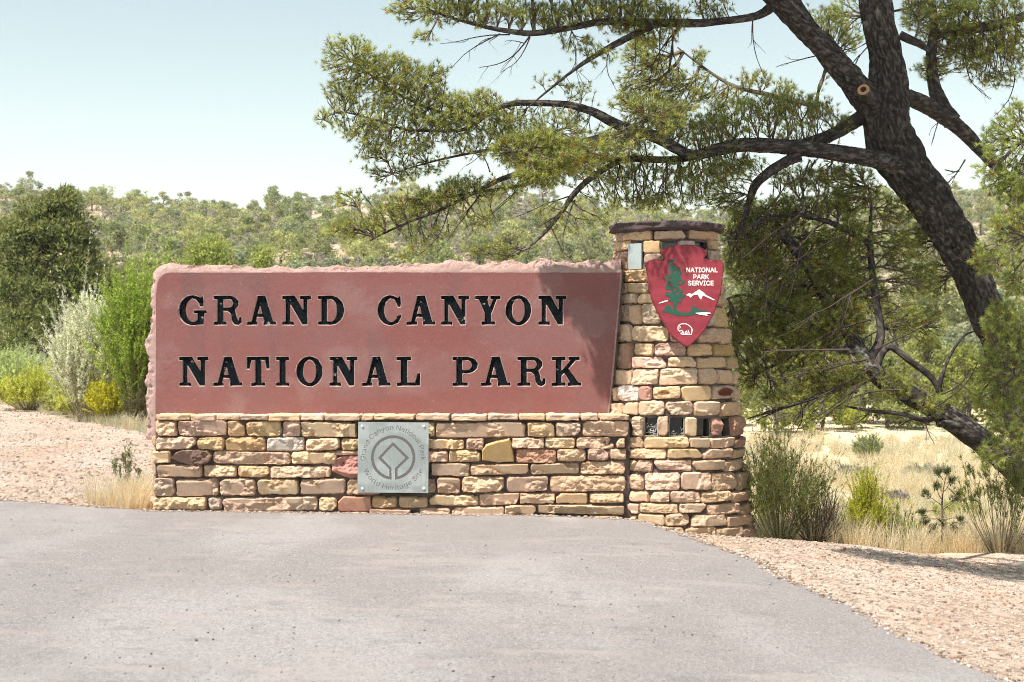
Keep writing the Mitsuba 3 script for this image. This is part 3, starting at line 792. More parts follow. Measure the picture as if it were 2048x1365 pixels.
# ------------------------------------------------------------------ the arrowhead sign
def arrow_px(pts): return px_poly(pts, 1 / 4.016, 1200, 1 / 4.015, 420)
def build_arrowhead():
    tag('arrowhead_sign', 'red wooden arrowhead board with green tree, white peak and bison, hung on the pillar', 'sign')
    out = [(497, 345), (510, 312), (560, 291), (640, 280), (700, 277), (760, 284), (812, 300), (858, 330), (867, 350), (840, 383), (872, 402), (920, 407), (975, 405), (993, 427), (995, 475), (987, 560), (974, 660), (950, 742), (917, 832), (882, 902), (848, 962), (800, 1022), (746, 1072), (705, 1106), (668, 1086), (622, 1052), (570, 1010), (530, 932), (490, 868), (450, 800), (425, 735), (405, 670), (395, 600), (385, 530), (372, 475), (362, 446), (384, 412), (430, 391), (470, 401), (498, 412), (519, 402), (512, 375), (490, 352)]
    g = arrow_px(out)
    # knapped edge: small scallops
    b = np.array(g.exterior.coords)
    t = np.r_[0, np.cumsum(np.linalg.norm(np.diff(b, axis=0), axis=1))]
    s = np.arange(0, t[-1], 1.2)
    e = np.stack([np.interp(s, t, b[:, 0]), np.interp(s, t, b[:, 1])], 1)
    e = e + 1.3 * (np.stack([meshkit.noise(np.c_[s * 0.16, s * 0, s * 0], 1), meshkit.noise(np.c_[s * 0.16, s * 0, s * 0], 2)], 1) - 0.5)
    g = Polygon(e).buffer(0)
    Yf = 11.86
    sc = Yf / F
    y_top = g.bounds[3]
    def to_world(m, proud=0.0):
        """x right, z up in pixels, y depth in metres -> on the board, which leans back with the pillar"""
        v = np.array(m.vertices if hasattr(m, 'vertices') else m[0], float); f = m.faces if hasattr(m, 'faces') else m[1]
        up = (v[:, 2] - g.bounds[1]) / (y_top - g.bounds[1])
        lean = 0.115 * up
        Yv = Yf + lean
        return trimesh.Trimesh(np.stack([v[:, 0] * Yv / F, Yv + v[:, 1] - proud, EYE + v[:, 2] * Yv / F], 1), f, process=False)
    # bevelled board: face, sloping knapped border, side
    inner = g.buffer(-2.2).simplify(0.2)
    S = Soup()
    v, f = flat(inner); S.add(np.stack([v[:, 0], v[:, 0] * 0, v[:, 1]], 1), f)
    ring = g.difference(inner); v, f = flat(ring)
    on = shapely.distance(g.boundary, shapely.points(v[:, 0], v[:, 1])) < 1e-6
    S.add(np.stack([v[:, 0], np.where(on, 0.013, 0.0), v[:, 1]], 1), f)
    eb = np.array(g.exterior.coords)
    n = len(eb)
    k = np.arange(n - 1)
    S.add(np.vstack([np.c_[eb[:, 0], np.full(n, 0.013), eb[:, 1]], np.c_[eb[:, 0], np.full(n, 0.065), eb[:, 1]]]), np.stack([k, k + 1, k + 1 + n, k + n], 1))
    v, f = flat(g); S.add(np.stack([v[:, 0], v[:, 0] * 0 + 0.065, v[:, 1]], 1), f[:, ::-1])
    (v, f), _ = S.get()
    put('arrowhead_sign__board', to_world((v, f)), 'board_paint')
    for zc in (30, 100):     # brackets that carry the board on the pillar
        pass
    tree = [(580, 393), (606, 425), (598, 450), (615, 470), (647, 455), (638, 490), (662, 500), (643, 530), (652, 560), (686, 575), (660, 600), (622, 605), (650, 638), (668, 655), (660, 672), (686, 690), (660, 716), (618, 708), (642, 728), (662, 738), (622, 748), (612, 790), (628, 815), (680, 828), (722, 824), (735, 800), (750, 772), (757, 758), (765, 798), (792, 793), (801, 810), (815, 798), (830, 812), (846, 793), (856, 820), (886, 828), (860, 838), (760, 842), (700, 852), (600, 846), (568, 832), (500, 816), (520, 794), (536, 768), (552, 763), (572, 782), (584, 808), (588, 742), (556, 733), (566, 704), (523, 688), (535, 660), (582, 668), (560, 640), (523, 640), (528, 612), (547, 590), (522, 560), (540, 513), (562, 530), (566, 500), (550, 470), (567, 440), (543, 422), (562, 410)]
    tp = arrow_px(tree)
    for (u, v_) in ((598, 500), (560, 560), (640, 582), (572, 604), (624, 668), (588, 430), (600, 640)):
        tp = tp.difference(affinity.rotate(arrow_px([(u - 9, v_ - 12), (u + 9, v_ - 16), (u + 11, v_ + 8), (u - 7, v_ + 14)]), -20))
    relief = 0.004
    def emblem(name, poly, mat, label=None):
        put(f'arrowhead_sign__{name}', to_world(extrude(poly.simplify(0.05), relief), relief - 0.0005), mat)
        if label: tag(f'arrowhead_sign__{name}', label)
    emblem('tree_emblem', tp, 'green_paint')
    emblem('mountain_emblem', U([arrow_px([(690, 685), (720, 668), (736, 680), (795, 639), (832, 665), (852, 685), (922, 722), (914, 727), (870, 707), (834, 690), (824, 690), (812, 720), (797, 705), (786, 682), (748, 686), (735, 697), (726, 707), (714, 690)]),
                               arrow_px([(468, 753), (490, 740), (546, 723), (546, 733), (500, 747)])]), 'white_paint')
    lake = arrow_px([(764, 829), (840, 821), (888, 828), (884, 836), (850, 839), (872, 851), (800, 843)])
    put('arrowhead_sign__lake_emblem', to_world(extrude(lake, relief), 0.006), 'white_paint')
    def line(pts, w): return LineString([((u / 4.016 + 1200) - CX, CY - (v / 4.015 + 420)) for u, v in pts]).buffer(w)
    bison = U([line([(628, 965), (626, 940), (634, 926), (652, 916), (690, 916), (718, 930), (735, 950), (739, 972), (735, 1000), (716, 1001)], 0.75),
               line([(628, 965), (640, 975), (652, 968), (664, 974), (668, 986), (648, 992), (662, 1002), (684, 1002), (684, 984), (694, 974), (700, 990), (690, 1001), (716, 1001), (714, 986), (708, 968)], 0.75),
               line([(634, 932), (646, 940), (640, 952)], 0.6), line([(660, 1002), (672, 990)], 0.6), line([(735, 955), (742, 958), (742, 972)], 0.5)])
    emblem('bison_emblem', bison, 'white_paint')
    for word, (u0, u1), (v0, v1) in (('NATIONAL', (693, 944), (464, 503)), ('PARK', (748, 876), (519, 558)), ('SERVICE', (706, 913), (569, 609))):
        m = meshkit.text_mesh(word, 1.0, relief, True)
        v = np.array(m.vertices); lo, hi = v.min(0), v.max(0)
        x0, x1 = u0 / 4.016 + 1200 - CX, u1 / 4.016 + 1200 - CX
        z1, z0 = CY - (v0 / 4.015 + 420), CY - (v1 / 4.015 + 420)
        w = np.stack([x0 + (v[:, 0] - lo[0]) / (hi[0] - lo[0]) * (x1 - x0), relief - v[:, 2], z0 + (v[:, 1] - lo[1]) / (hi[1] - lo[1]) * (z1 - z0)], 1)
        k = part_key('arrowhead_sign__word')
        put(k, to_world((w, m.faces), relief - 0.0005), 'white_paint')
    # two steel brackets behind the board
    for zc in (20, 110):
        k = part_key('arrowhead_sign__bracket')
        Yb = Yf + 0.06
        bx = trimesh.creation.box((0.05, 0.3, 0.04)); c = P(1371, CY - zc, Yb)
        bx.apply_translation((c[0], Yb + 0.26, c[2])); put(k, bx, 'bolt_steel')
build_arrowhead()


# ------------------------------------------------------------------ the metal plaque
def build_plaque():
    tag('metal_plaque', 'square pale steel plaque with an etched ring emblem bolted to the wall', 'plaque')
    Yf = WALL_Y - 0.105
    S = Yf / F
    c = P(786.3, 915.5, Yf)
    half = 70.6 * S
    b = sbox(-half, -half, half, half).buffer(-0.003).buffer(0.003)
    m = extrude(b, 0.006); m.apply_transform(trimesh.transformations.rotation_matrix(math.radians(0.5), (0, 1, 0))); m.apply_translation((c[0], Yf, c[2]))
    put('metal_plaque__plate', m, 'steel')
    for sx in (-1, 1):
        for sz in (-1, 1):
            s = trimesh.creation.icosphere(3, 0.0125)
            s.apply_scale((1, 0.75, 1)); s.apply_translation((c[0] + sx * 61.5 * S, Yf - 0.003, c[2] + sz * 62.5 * S))
            rod = trimesh.creation.cylinder(0.006, 0.12); rod.apply_transform(trimesh.transformations.rotation_matrix(math.pi / 2, (1, 0, 0))); rod.apply_translation((c[0] + sx * 61.5 * S, Yf + 0.066, c[2] + sz * 62.5 * S))
            put(part_key('metal_plaque__bolt'), trimesh.util.concatenate([s, rod]), 'bolt_steel', 40)
    u = 1 / 5.934
    def at(x, y): return ((x - 868) * u, (625 - y) * u)
    ring = shapely.Point(0, 0).buffer(44.4, 48).difference(shapely.Point(0, 0).buffer(38.7, 48)).difference(R(-3.4, -60, 3.6, 0))
    w = 2.6
    left = LineString([at(867, 462), at(708, 628), at(836, 756), at(836, 866)]).buffer(w, cap_style='square', join_style='mitre')
    right = LineString([at(867, 462), at(1036, 628), at(905, 756), at(905, 866)]).buffer(w, cap_style='square', join_style='mitre')
    em = U([ring, left, right]).intersection(shapely.Point(0, 0).buffer(44.4, 48)).difference(R(-3.4, -60, 3.6, -21))
    e = affinity.scale(em, S, S, origin=(0, 0))
    m = extrude(e, 0.001); m.apply_translation((c[0], Yf - 0.0007, c[2])); put('metal_plaque__emblem', m, 'etching')
    def arc(text, r0, cap, a0, a1, inward):
        m = meshkit.text_mesh(text, 1.0, 0.001)
        v = np.array(m.vertices); lo, hi = v[:, 0].min(), v[:, 0].max()
        a = np.radians(a0 + (v[:, 0] - lo) / (hi - lo) * (a1 - a0))
        r = r0 + (v[:, 1] * cap) * (-1 if inward else 1)
        w = np.stack([c[0] + r * np.cos(a) * S, Yf - v[:, 2] + 0.0003, c[2] + r * np.sin(a) * S], 1)
        return trimesh.Trimesh(w, m.faces, process=False)
    for text, r0, a0, a1, inward in (('Grand Canyon National Park', 55.5, 186, -6, False), ('World Heritage Site', 64.8, 203, 337, True)):
        full = np.ptp(meshkit.text_mesh(text, 1.0).vertices[:, 0])
        for i, w_ in enumerate(text.split()):
            till = np.ptp(meshkit.text_mesh(' '.join(text.split()[:i + 1]), 1.0).vertices[:, 0])
            own = np.ptp(meshkit.text_mesh(w_, 1.0).vertices[:, 0])
            put(part_key('metal_plaque__word'), arc(w_, r0, 9.6, a0 + (a1 - a0) * (till - own) / full, a0 + (a1 - a0) * till / full, inward), 'etching')
build_plaque()


# ------------------------------------------------------------------ vegetation
def tufts(pos, dirs, per, length, width, spread, color, r, vary=0.2):
    """needles or leaves: thin triangles that leave each position round its direction; colour per position or one"""
    n = len(pos)
    d = np.repeat(unit(dirs), per, 0)
    rnd = unit(r.normal(size=(n * per, 3)))
    perp = unit(rnd - d * (rnd * d).sum(1, keepdims=True))
    al = np.radians(r.uniform(spread[0], spread[1], (n * per, 1)))
    nd = d * np.cos(al) + perp * np.sin(al)
    L = length * r.uniform(0.7, 1.2, (n * per, 1))
    side = unit(np.cross(nd, unit(r.normal(size=(n * per, 3))))) * width * r.uniform(0.7, 1.3, (n * per, 1)) / 2
    base = np.repeat(pos, per, 0) + d * (r.random((n * per, 1)) - 0.5) * length * 0.5
    v = np.stack([base - side, base + side, base + nd * L], 1).reshape(-1, 3)
    c = np.repeat(np.broadcast_to(np.asarray(color, float), (n, 3)), per, 0) * r.uniform(1 - vary, 1 + vary, (n * per, 1))
    return v, np.arange(len(v)).reshape(-1, 3), np.repeat(c, 3, 0)


def leaf_cloud(center, radii, n, size, color, r, shell=0.45, vary=0.3):
    """leaf-sized faces through an ellipsoid's volume, denser towards its outside"""
    d = unit(r.normal(size=(n, 3)))
    p = np.asarray(center) + d * (r.random((n, 1)) ** shell) * np.asarray(radii)
    a, b = unit(r.normal(size=(n, 3))), unit(r.normal(size=(n, 3)))
    s = size * r.uniform(0.6, 1.3, (n, 1))
    v = np.stack([p - a * s * 0.5, p + a * s * 0.5, p + b * s * 0.9], 1).reshape(-1, 3)
    c = np.asarray(color) * r.uniform(1 - vary, 1 + vary, (n, 1))
    return v, np.arange(3 * n).reshape(-1, 3), np.repeat(c, 3, 0)


def connect(seeds, pts, centers, r, power=1.3):
    """twigs from the limbs (seeds) through the points: (points, parents, points in order of their distance along the twigs)"""
    from scipy.sparse import coo_matrix
    from scipy.sparse.csgraph import dijkstra
    tree = cKDTree(seeds)
    bridge = []
    for c in centers:
        d, i = tree.query(c)
        n = int(d / 0.06)
        if n > 1:
            t = np.linspace(0, 1, n + 1)[1:, None]
            side = r.normal(0, 0.1 * d, 3)
            bridge.append(seeds[i] + (c - seeds[i]) * t + side * np.sin(t * np.pi) + r.normal(0, 0.012, (n, 3)))
    p = np.vstack([seeds, pts] + bridge)
    n0, n = len(seeds), len(p)
    dist, idx = cKDTree(p).query(p, k=12)
    a = np.repeat(np.arange(n), 11); b = idx[:, 1:].ravel(); w = dist[:, 1:].ravel() ** power + 1e-5
    w = np.where((a < n0) & (b < n0), 9.0, w)
    root = n                                   # every limb point hangs on one root at no cost
    g = coo_matrix((np.r_[w, np.full(n0, 1e-9)], (np.r_[a, np.full(n0, root)], np.r_[b, np.arange(n0)])), shape=(n + 1, n + 1)).tocsr()
    far, par = dijkstra(g.maximum(g.T), directed=False, indices=root, return_predecessors=True)
    far, par = far[:n], par[:n]
    ok = np.isfinite(far)
    order = np.argsort(np.where(ok, far, np.inf))[:ok.sum()]
    order = order[order >= n0]
    par = np.where(par == root, -1, par)
    q = p.copy()
    for _ in range(2):                         # straighter twigs
        kid_sum, kid_n = np.zeros_like(q), np.zeros(n)
        np.add.at(kid_sum, par[order], q[order]); np.add.at(kid_n, par[order], 1)
        has = order[kid_n[order] > 0]
        q[has] = 0.45 * q[has] + 0.275 * q[par[has]] + 0.275 * kid_sum[has] / kid_n[has][:, None]
    return q, par, order


class Conifer:
    """trunk and limbs digitised from the photograph at their own distances, twigs grown into the foliage masses, needles on the young twigs"""
    def __init__(s, key, seed):
        s.key, s.r, s.nodes, s.att, s.tint = key, np.random.default_rng(seed), [], [], []
        s.seed = seed
    def limb(s, name, pts, sides=12, rough=0.16, step=0.05, dead=False, tone=(.037, .032, .031), world=False, label=None, lichen=0.25, grow=True):
        pts = np.array(pts, float)
        p = pts[:, :3] if world else P(pts[:, 0], pts[:, 1], pts[:, 2])
        rad = pts[:, 3] / 2 * (1 if world else pts[:, 2] / F)
        p, rad = curve(p, rad, step)
        v, f = tube(p, rad, sides, rough, 9.0 / max(rad.max(), 0.03) * 0.12 + 3, s.seed + len(s.nodes))
        ax = unit(p[-1] - p[0])                     # bark flakes run along the limb
        w = v - (v @ ax)[:, None] * ax * 0.72
        q = meshkit.fbm(w * 30 + s.seed, 4, s.seed)[:, None]; q2 = sstep(0.57, 0.66, meshkit.fbm(v * 24, 4, s.seed + 3))[:, None] * sstep(0.4, 0.6, meshkit.fbm(v * 4, 2, s.seed + 5))[:, None]
        flake = sstep(0.5, 0.68, meshkit.fbm(w * 64 + 7, 3, s.seed + 8))[:, None]
        c = np.array(tone) * (0.25 + 1.5 * q)
        c = c * (1 - 0.65 * flake) + np.array([.155, .138, .127]) * 0.65 * flake
        c = c * (1 - 2.2 * lichen * q2) + np.array([.22, .215, .2]) * 2.2 * lichen * q2
        k = part_key(f'{s.key}__{name}')
        put(k, (v, f), 'bark', True, c)
        if label: tag(k, label)
        if grow: s.nodes.append(p[1::max(1, int(0.13 / step))])
        return p
    def mass(s, px, py, rx, ry, Y, dens=1.0, tint=1.0, rz=None, world=False):
        c = np.array([px, py, Y]) if world else P(px, py, Y)
        rad = np.array([rx, rz or rx, ry]) if world else np.array([rx * Y / F, (rz or 0.7 * (rx + ry) / 2) * Y / F, ry * Y / F])
        n = int(dens * 3000 * (rad[0] * rad[1] * rad[2]) ** 0.72) + 6
        q = unit(s.r.normal(size=(n, 3))) * s.r.random((n, 1)) ** 0.4
        s.att.append(c + q * rad)
    def grow(s, step=0.05, reach=1.6, kill=0.065, needle=0.052, per=22, width=0.0042, color=(.365, .4, .135), bright=None, tip_depth=1, twig=0.0028):
        seeds = np.vstack(s.nodes)
        att = np.vstack(s.att)
        att = att[np.unique(np.floor(att / 0.03).astype(int), axis=0, return_index=True)[1]]
        p, par, order = connect(seeds, att, [a.mean(0) for a in s.att], s.r)
        n0, n = len(seeds), len(p)
        load, far = np.ones(n), np.zeros(n, int)
        for i in order[::-1]:
            load[par[i]] += load[i] if par[i] >= n0 else 0
            far[par[i]] = max(far[par[i]], far[i] + 1)
        rad = twig * load ** 0.36
        rad[:n0] = 0
        i = order; a, b = p[par[i]], p[i]
        ra = np.where(par[i] < n0, rad[i] * 1.1, np.minimum(rad[par[i]], rad[i] * 1.5)); rb = rad[i]
        t = unit(b - a); u = unit(np.cross(t, [0.3, 0.2, 1.0])); w = np.cross(t, u)
        ang = np.arange(4) * np.pi / 2
        ring = np.cos(ang)[None, :, None] * u[:, None] + np.sin(ang)[None, :, None] * w[:, None]
        v = np.concatenate([a[:, None] + ring * ra[:, None, None], b[:, None] + ring * rb[:, None, None]], 1)
        k = np.arange(4); k2 = (k + 1) % 4
        f4 = np.stack([k, k2, k2 + 4, k + 4], 1)
        f = (np.arange(len(i))[:, None, None] * 8 + f4[None]).reshape(-1, 4)
        c = np.repeat(np.array([.13, .105, .09]) * s.r.uniform(0.5, 1.6, (len(i), 1)), 8, 0)
        f = np.vstack([f[:, [0, 1, 2]], f[:, [0, 2, 3]]])
        put(f'{s.key}__twigs', (v.reshape(-1, 3), f), 'wood', False, c); tag(f'{s.key}__twigs', kind='stuff')
        young = i[(far[i] <= tip_depth)]
        pos, dr_ = p[young], p[young] - p[par[young]]
        # short side shoots round every young twig
        m = len(young)
        sd = unit(unit(dr_) * 0.8 + unit(s.r.normal(size=(m, 3))) * 0.9 + [0, 0, .3]) * s.r.uniform(0.04, 0.085, (m, 1))
        mid = p[par[young]] + dr_ * s.r.random((m, 1))
        sd2 = unit(unit(dr_) * 0.6 + unit(s.r.normal(size=(m, 3)))) * 0.06
        pos = np.vstack([pos, mid + sd]); dr_ = np.vstack([unit(dr_), unit(sd)])
        dr_ = dr_ + [0, 0, 0.3]
        base = np.array(color) * s.r.uniform(0.65, 1.4, (len(pos), 1)) * (1 + 0.25 * (meshkit.noise(pos * 2.2, 4)[:, None] - 0.5))
        warm = s.r.random(len(pos)) < 0.045
        base[warm] = np.array([.36, .2, .045]) * s.r.uniform(0.7, 1.2, (warm.sum(), 1))
        pale = s.r.random(len(pos)) < 0.25
        base[pale] *= [1.25, 1.2, 1.0]
        v, f, c = tufts(pos, dr_, per, needle, width, (18, 72), base, s.r)
        put(f'{s.key}__needles', (v, f), 'needle', False, c); tag(f'{s.key}__needles', kind='stuff')
    def dead(s, items, name='dead_twigs', tone=(.07, .055, .05)):
        """bare hanging twigs that fork; items: (px, py, Y, end px, end py, forks)"""
        S = Soup()
        def run(a, b, r0, forks, depth):
            n = 8
            t = np.linspace(0, 1, n)[:, None]
            L = np.linalg.norm(b - a)
            side = unit(np.cross(b - a, s.r.normal(size=3)))
            pth = a + (b - a) * t + side * np.sin(t * np.pi) * L * s.r.uniform(-0.16, 0.16) + np.cumsum(s.r.normal(0, 0.012 * L, (n, 3)), 0) * t
            rr = np.linspace(r0, r0 * 0.35, n)
            v, f = tube(pth, rr, 5); S.add(v, f, np.array(tone) * s.r.uniform(0.6, 1.5))
            if depth:
                for _ in range(forks):
                    k = s.r.integers(2, n)
                    d = unit(unit(pth[-1] - pth[k - 1]) + s.r.normal(0, 0.45, 3) + np.array([0, 0, -0.25]))
                    run(pth[k - 1], pth[k - 1] + d * L * s.r.uniform(0.25, 0.6), rr[k - 1] * 0.7, max(1, forks - 1), depth - 1)
        for px, py, Y, ex, ey, forks in items:
            run(P(px, py, Y), P(ex, ey, Y + s.r.uniform(-0.25, 0.25)), 0.0055 + 0.001 * forks, forks, 2)
        S.put(f'{s.key}__{name}', 'wood', False); tag(f'{s.key}__{name}', 'bare dead twigs hanging from the limbs', kind='stuff')


def build_pine():
    c = Conifer('pine_tree', 21)
    tag('pine_tree', 'old dark leaning pine with two stems and long low limbs reaching over the sign', 'tree')
    YT = 13.5
    c.limb('trunk', [(2150, 1120, 13.9, 150), (2110, 1000, 13.9, 110), (2055, 850, 13.85, 84), (2005, 693, 13.75, 74), (1968, 610, 13.7, 70), (1928, 517, 13.65, 74), (1860, 400, 13.55, 88), (1803, 322, 13.5, 97), (1773, 240, 13.45, 96), (1774, 176, 13.45, 80), (1772, 110, 13.45, 66), (1760, 60, 13.4, 64), (1748, 0, 13.4, 60), (1735, -150, 13.3, 52), (1750, -420, 13.2, 36), (1790, -750, 13.1, 14)], 132, 0.32, 0.014, label='thick leaning trunk with furrowed dark bark')
    c.limb('limb', [(1778, 250, 13.5, 60), (1745, 212, 13.4, 60), (1700, 158, 13.35, 52), (1640, 88, 13.25, 47), (1580, 28, 13.15, 43), (1525, -30, 13.05, 38), (1400, -170, 12.7, 36), (1250, -290, 12.2, 24), (1120, -330, 11.8, 12)], 80, 0.28, 0.016)
    c.limb('limb', [(1650, 105, 13.35, 34), (1610, 50, 13.4, 40), (1578, 0, 13.5, 42), (1545, -80, 13.6, 42), (1500, -260, 13.7, 24), (1470, -430, 13.7, 8)], 32, 0.13, 0.03)
    c.limb('limb', [(1800, 335, 13.4, 38), (1745, 318, 13.2, 36), (1690, 309, 13.15, 34), (1600, 297, 13.1, 31), (1500, 290, 13.05, 29), (1440, 298, 13.0, 26), (1390, 310, 13.0, 20), (1310, 274, 12.95, 25), (1240, 252, 12.95, 22), (1180, 222, 12.95, 17), (1120, 208, 13.0, 13), (1040, 206, 13.0, 13), (970, 226, 13.05, 7), (900, 246, 13.1, 4)], 40, 0.22, 0.018)
    c.limb('limb', [(1300, 270, 12.95, 18), (1225, 272, 12.4, 13), (1145, 285, 12.0, 9), (1060, 300, 11.68, 6), (1000, 306, 11.65, 3)], 12, 0.14, 0.03)
    c.limb('limb', [(1225, 272, 12.4, 10), (1260, 255, 12.0, 7), (1300, 235, 11.6, 4)], 10, 0.14, 0.03)
    c.limb('limb', [(930, 240, 13.05, 8), (870, 222, 13.1, 7), (800, 190, 13.1, 5), (740, 150, 13.1, 4), (700, 115, 13.1, 2)], 10, 0.14, 0.03)
    c.limb('limb', [(980, 225, 13.05, 8), (910, 262, 13.1, 7), (830, 262, 13.1, 6), (750, 240, 13.1, 4), (680, 225, 13.1, 3), (645, 240, 13.1, 1.5)], 10, 0.14, 0.03)
    c.limb('limb', [(1120, 262, 13.0, 9), (1040, 290, 13.1, 7), (950, 305, 13.15, 6), (860, 325, 13.2, 4), (780, 350, 13.25, 2)], 10, 0.14, 0.03)
    c.limb('limb', [(1755, 215, 13.5, 36), (1715, 240, 13.5, 30), (1650, 276, 13.4, 26), (1590, 292, 13.3, 22), (1540, 300, 13.25, 14)], 20, 0.16, 0.03)
    c.limb('limb', [(1600, 312, 13.1, 24), (1545, 340, 13.1, 20), (1508, 375, 13.15, 18), (1492, 430, 13.2, 13), (1470, 480, 13.3, 7)], 16, 0.16, 0.03)
    c.limb('limb', [(1440, 300, 13.0, 18), (1330, 320, 13.1, 14), (1260, 318, 13.1, 14), (1200, 344, 13.1, 13), (1150, 386, 13.1, 12), (1118, 432, 13.1, 9), (1085, 470, 13.1, 7), (1055, 497, 13.1, 4)], 14, 0.14, 0.03)
    c.limb('limb', [(1260, 318, 13.1, 10), (1140, 322, 13.2, 12), (1060, 343, 13.2, 14), (1010, 356, 13.2, 11), (950, 385, 13.2, 8), (880, 420, 13.2, 7), (800, 452, 13.2, 5), (740, 482, 13.2, 3)], 12, 0.14, 0.03)
    c.limb('limb', [(1130, 330, 13.2, 8), (1040, 372, 13.25, 8), (960, 384, 13.25, 6), (880, 396, 13.3, 5), (810, 400, 13.3, 3)], 10, 0.12, 0.03)
    c.limb('limb', [(1545, 12, 13.1, 22), (1510, 33, 13.0, 16), (1450, 42, 12.95, 15), (1390, 47, 12.9, 17), (1300, 46, 12.9, 18), (1210, 44, 12.9, 15), (1150, 54, 12.9, 13), (1060, 67, 12.9, 12), (1000, 60, 12.9, 10), (930, 44, 12.95, 6), (860, 20, 13.0, 4)], 16, 0.15, 0.03)
    c.limb('limb', [(1310, 50, 12.9, 14), (1240, 84, 12.9, 14), (1180, 118, 12.9, 10), (1135, 150, 12.9, 6), (1080, 195, 12.9, 4), (1045, 225, 12.95, 2.5)], 12, 0.14, 0.03)
    c.limb('limb', [(1640, 215, 14.3, 12), (1560, 195, 14.4, 10), (1470, 173, 14.5, 8), (1400, 130, 14.6, 5), (1355, 95, 14.6, 3)], 10, 0.12, 0.04, tone=(.16, .135, .12))
    c.limb('limb', [(1800, 190, 13.6, 30), (1840, 205, 13.8, 34), (1890, 236, 14.0, 32), (1925, 262, 14.1, 30), (1958, 296, 14.2, 26), (2010, 350, 14.3, 22), (2080, 420, 14.3, 10)], 24, 0.2, 0.03)
    c.limb('limb', [(1905, 245, 14.05, 40), (1885, 215, 14.05, 34), (1868, 170, 14.1, 26), (1862, 110, 14.1, 22), (1868, 50, 14.1, 18), (1860, -30, 14.0, 12), (1870, -150, 14.0, 5)], 20, 0.24, 0.03)
    c.limb('limb', [(1868, 75, 14.1, 14), (1910, 62, 14.1, 20), (1960, 55, 14.1, 22), (2010, 46, 14.1, 20), (2070, 25, 14.1, 16), (2160, 0, 14.1, 8)], 14, 0.18, 0.03)
    c.limb('limb', [(1800, 70, 13.4, 18), (1830, 84, 13.4, 16), (1856, 100, 13.5, 10)], 10, 0.15, 0.03)
    c.limb('limb', [(1780, 330, 13.3, 14), (1810, 350, 13.3, 10), (1840, 378, 13.25, 14)], 10, 0.15, 0.03, grow=False)
    # the lower, second stem
    J = c.limb('stem', [(2130, 1050, 13.6, 70), (2050, 950, 13.5, 64), (1990, 902, 13.4, 50), (1930, 858, 13.3, 50), (1870, 818, 13.25, 44), (1805, 783, 13.2, 40), (1750, 748, 13.2, 37), (1722, 712, 13.25, 36), (1700, 670, 13.3, 28), (1660, 610, 13.4, 26), (1615, 530, 13.5, 24), (1560, 462, 13.6, 20), (1520, 415, 13.7, 9)], 64, 0.2, 0.016, label='lower leaning stem', lichen=0.4)
    c.limb('limb', [(1735, 725, 13.25, 24), (1762, 665, 13.3, 17), (1752, 600, 13.3, 15), (1744, 540, 13.35, 15), (1740, 480, 13.4, 11), (1742, 420, 13.4, 6), (1735, 370, 13.5, 3)], 14, 0.15, 0.03)
    c.limb('limb', [(1745, 490, 13.4, 12), (1700, 465, 13.4, 12), (1650, 442, 13.4, 11), (1590, 430, 13.4, 9), (1500, 452, 13.4, 6), (1460, 470, 13.4, 3)], 10, 0.14, 0.03)
    c.limb('limb', [(1752, 745, 13.2, 16), (1780, 695, 13.2, 13), (1820, 722, 13.15, 14), (1868, 762, 13.15, 12), (1880, 785, 13.15, 14)], 12, 0.14, 0.03, grow=False)
    c.limb('limb', [(1878, 775, 13.15, 12), (1890, 735, 13.15, 7), (1912, 692, 13.15, 6), (1935, 668, 13.2, 4), (1956, 662, 13.2, 2)], 8, 0.1, 0.03, grow=False)
    c.limb('limb', [(1725, 712, 13.25, 20), (1670, 700, 13.2, 14), (1600, 712, 13.2, 10), (1540, 735, 13.2, 6), (1495, 762, 13.2, 3)], 12, 0.14, 0.03)
    c.limb('limb', [(1690, 660, 13.3, 16), (1620, 650, 13.3, 12), (1550, 610, 13.3, 10), (1490, 590, 13.3, 6), (1450, 600, 13.3, 3)], 12, 0.14, 0.03)
    c.limb('limb', [(1735, 752, 13.15, 14), (1690, 772, 13.1, 12), (1620, 798, 13.1, 10), (1560, 818, 13.1, 7), (1495, 838, 13.1, 3)], 10, 0.14, 0.03, grow=False)
    c.limb('limb', [(1880, 830, 13.1, 14), (1850, 840, 13.05, 12), (1800, 828, 13.0, 9), (1740, 822, 13.0, 7), (1690, 812, 13.0, 4)], 10, 0.14, 0.03, grow=False)
    st = c.limb('branch_stub', [(1945, 862, 13.3, 18), (1920, 852, 13.2, 16), (1876, 848, 13.1, 15)], 12, 0.08, 0.03, grow=False, label='short sawn stub on the lower stem')
    # sawn stub on the trunk
    a = c.limb('branch_stub', [(1760, 215, 13.4, 30), (1735, 195, 13.15, 27), (1727, 180, 13.02, 25)], 20, 0.06, 0.02, grow=False, label='sawn branch stub with a pale ring and a dark hollow core')
    end, d = a[-1], unit(a[-1] - a[-3])
    def disc(r, o, key, col):
        m = trimesh.creation.cylinder(r, 0.006, sections=24); m.apply_transform(trimesh.geometry.align_vectors((0, 0, 1), d)); m.apply_translation(end + d * o)
        put(key, m, 'wood', False, np.broadcast_to(col, (len(m.vertices), 3)))
    disc(0.058, 0.003, 'pine_tree__branch_stub_001__cut_face', (.5, .31, .17)); disc(0.029, 0.006, 'pine_tree__branch_stub_001__core', (.06, .02, .015))
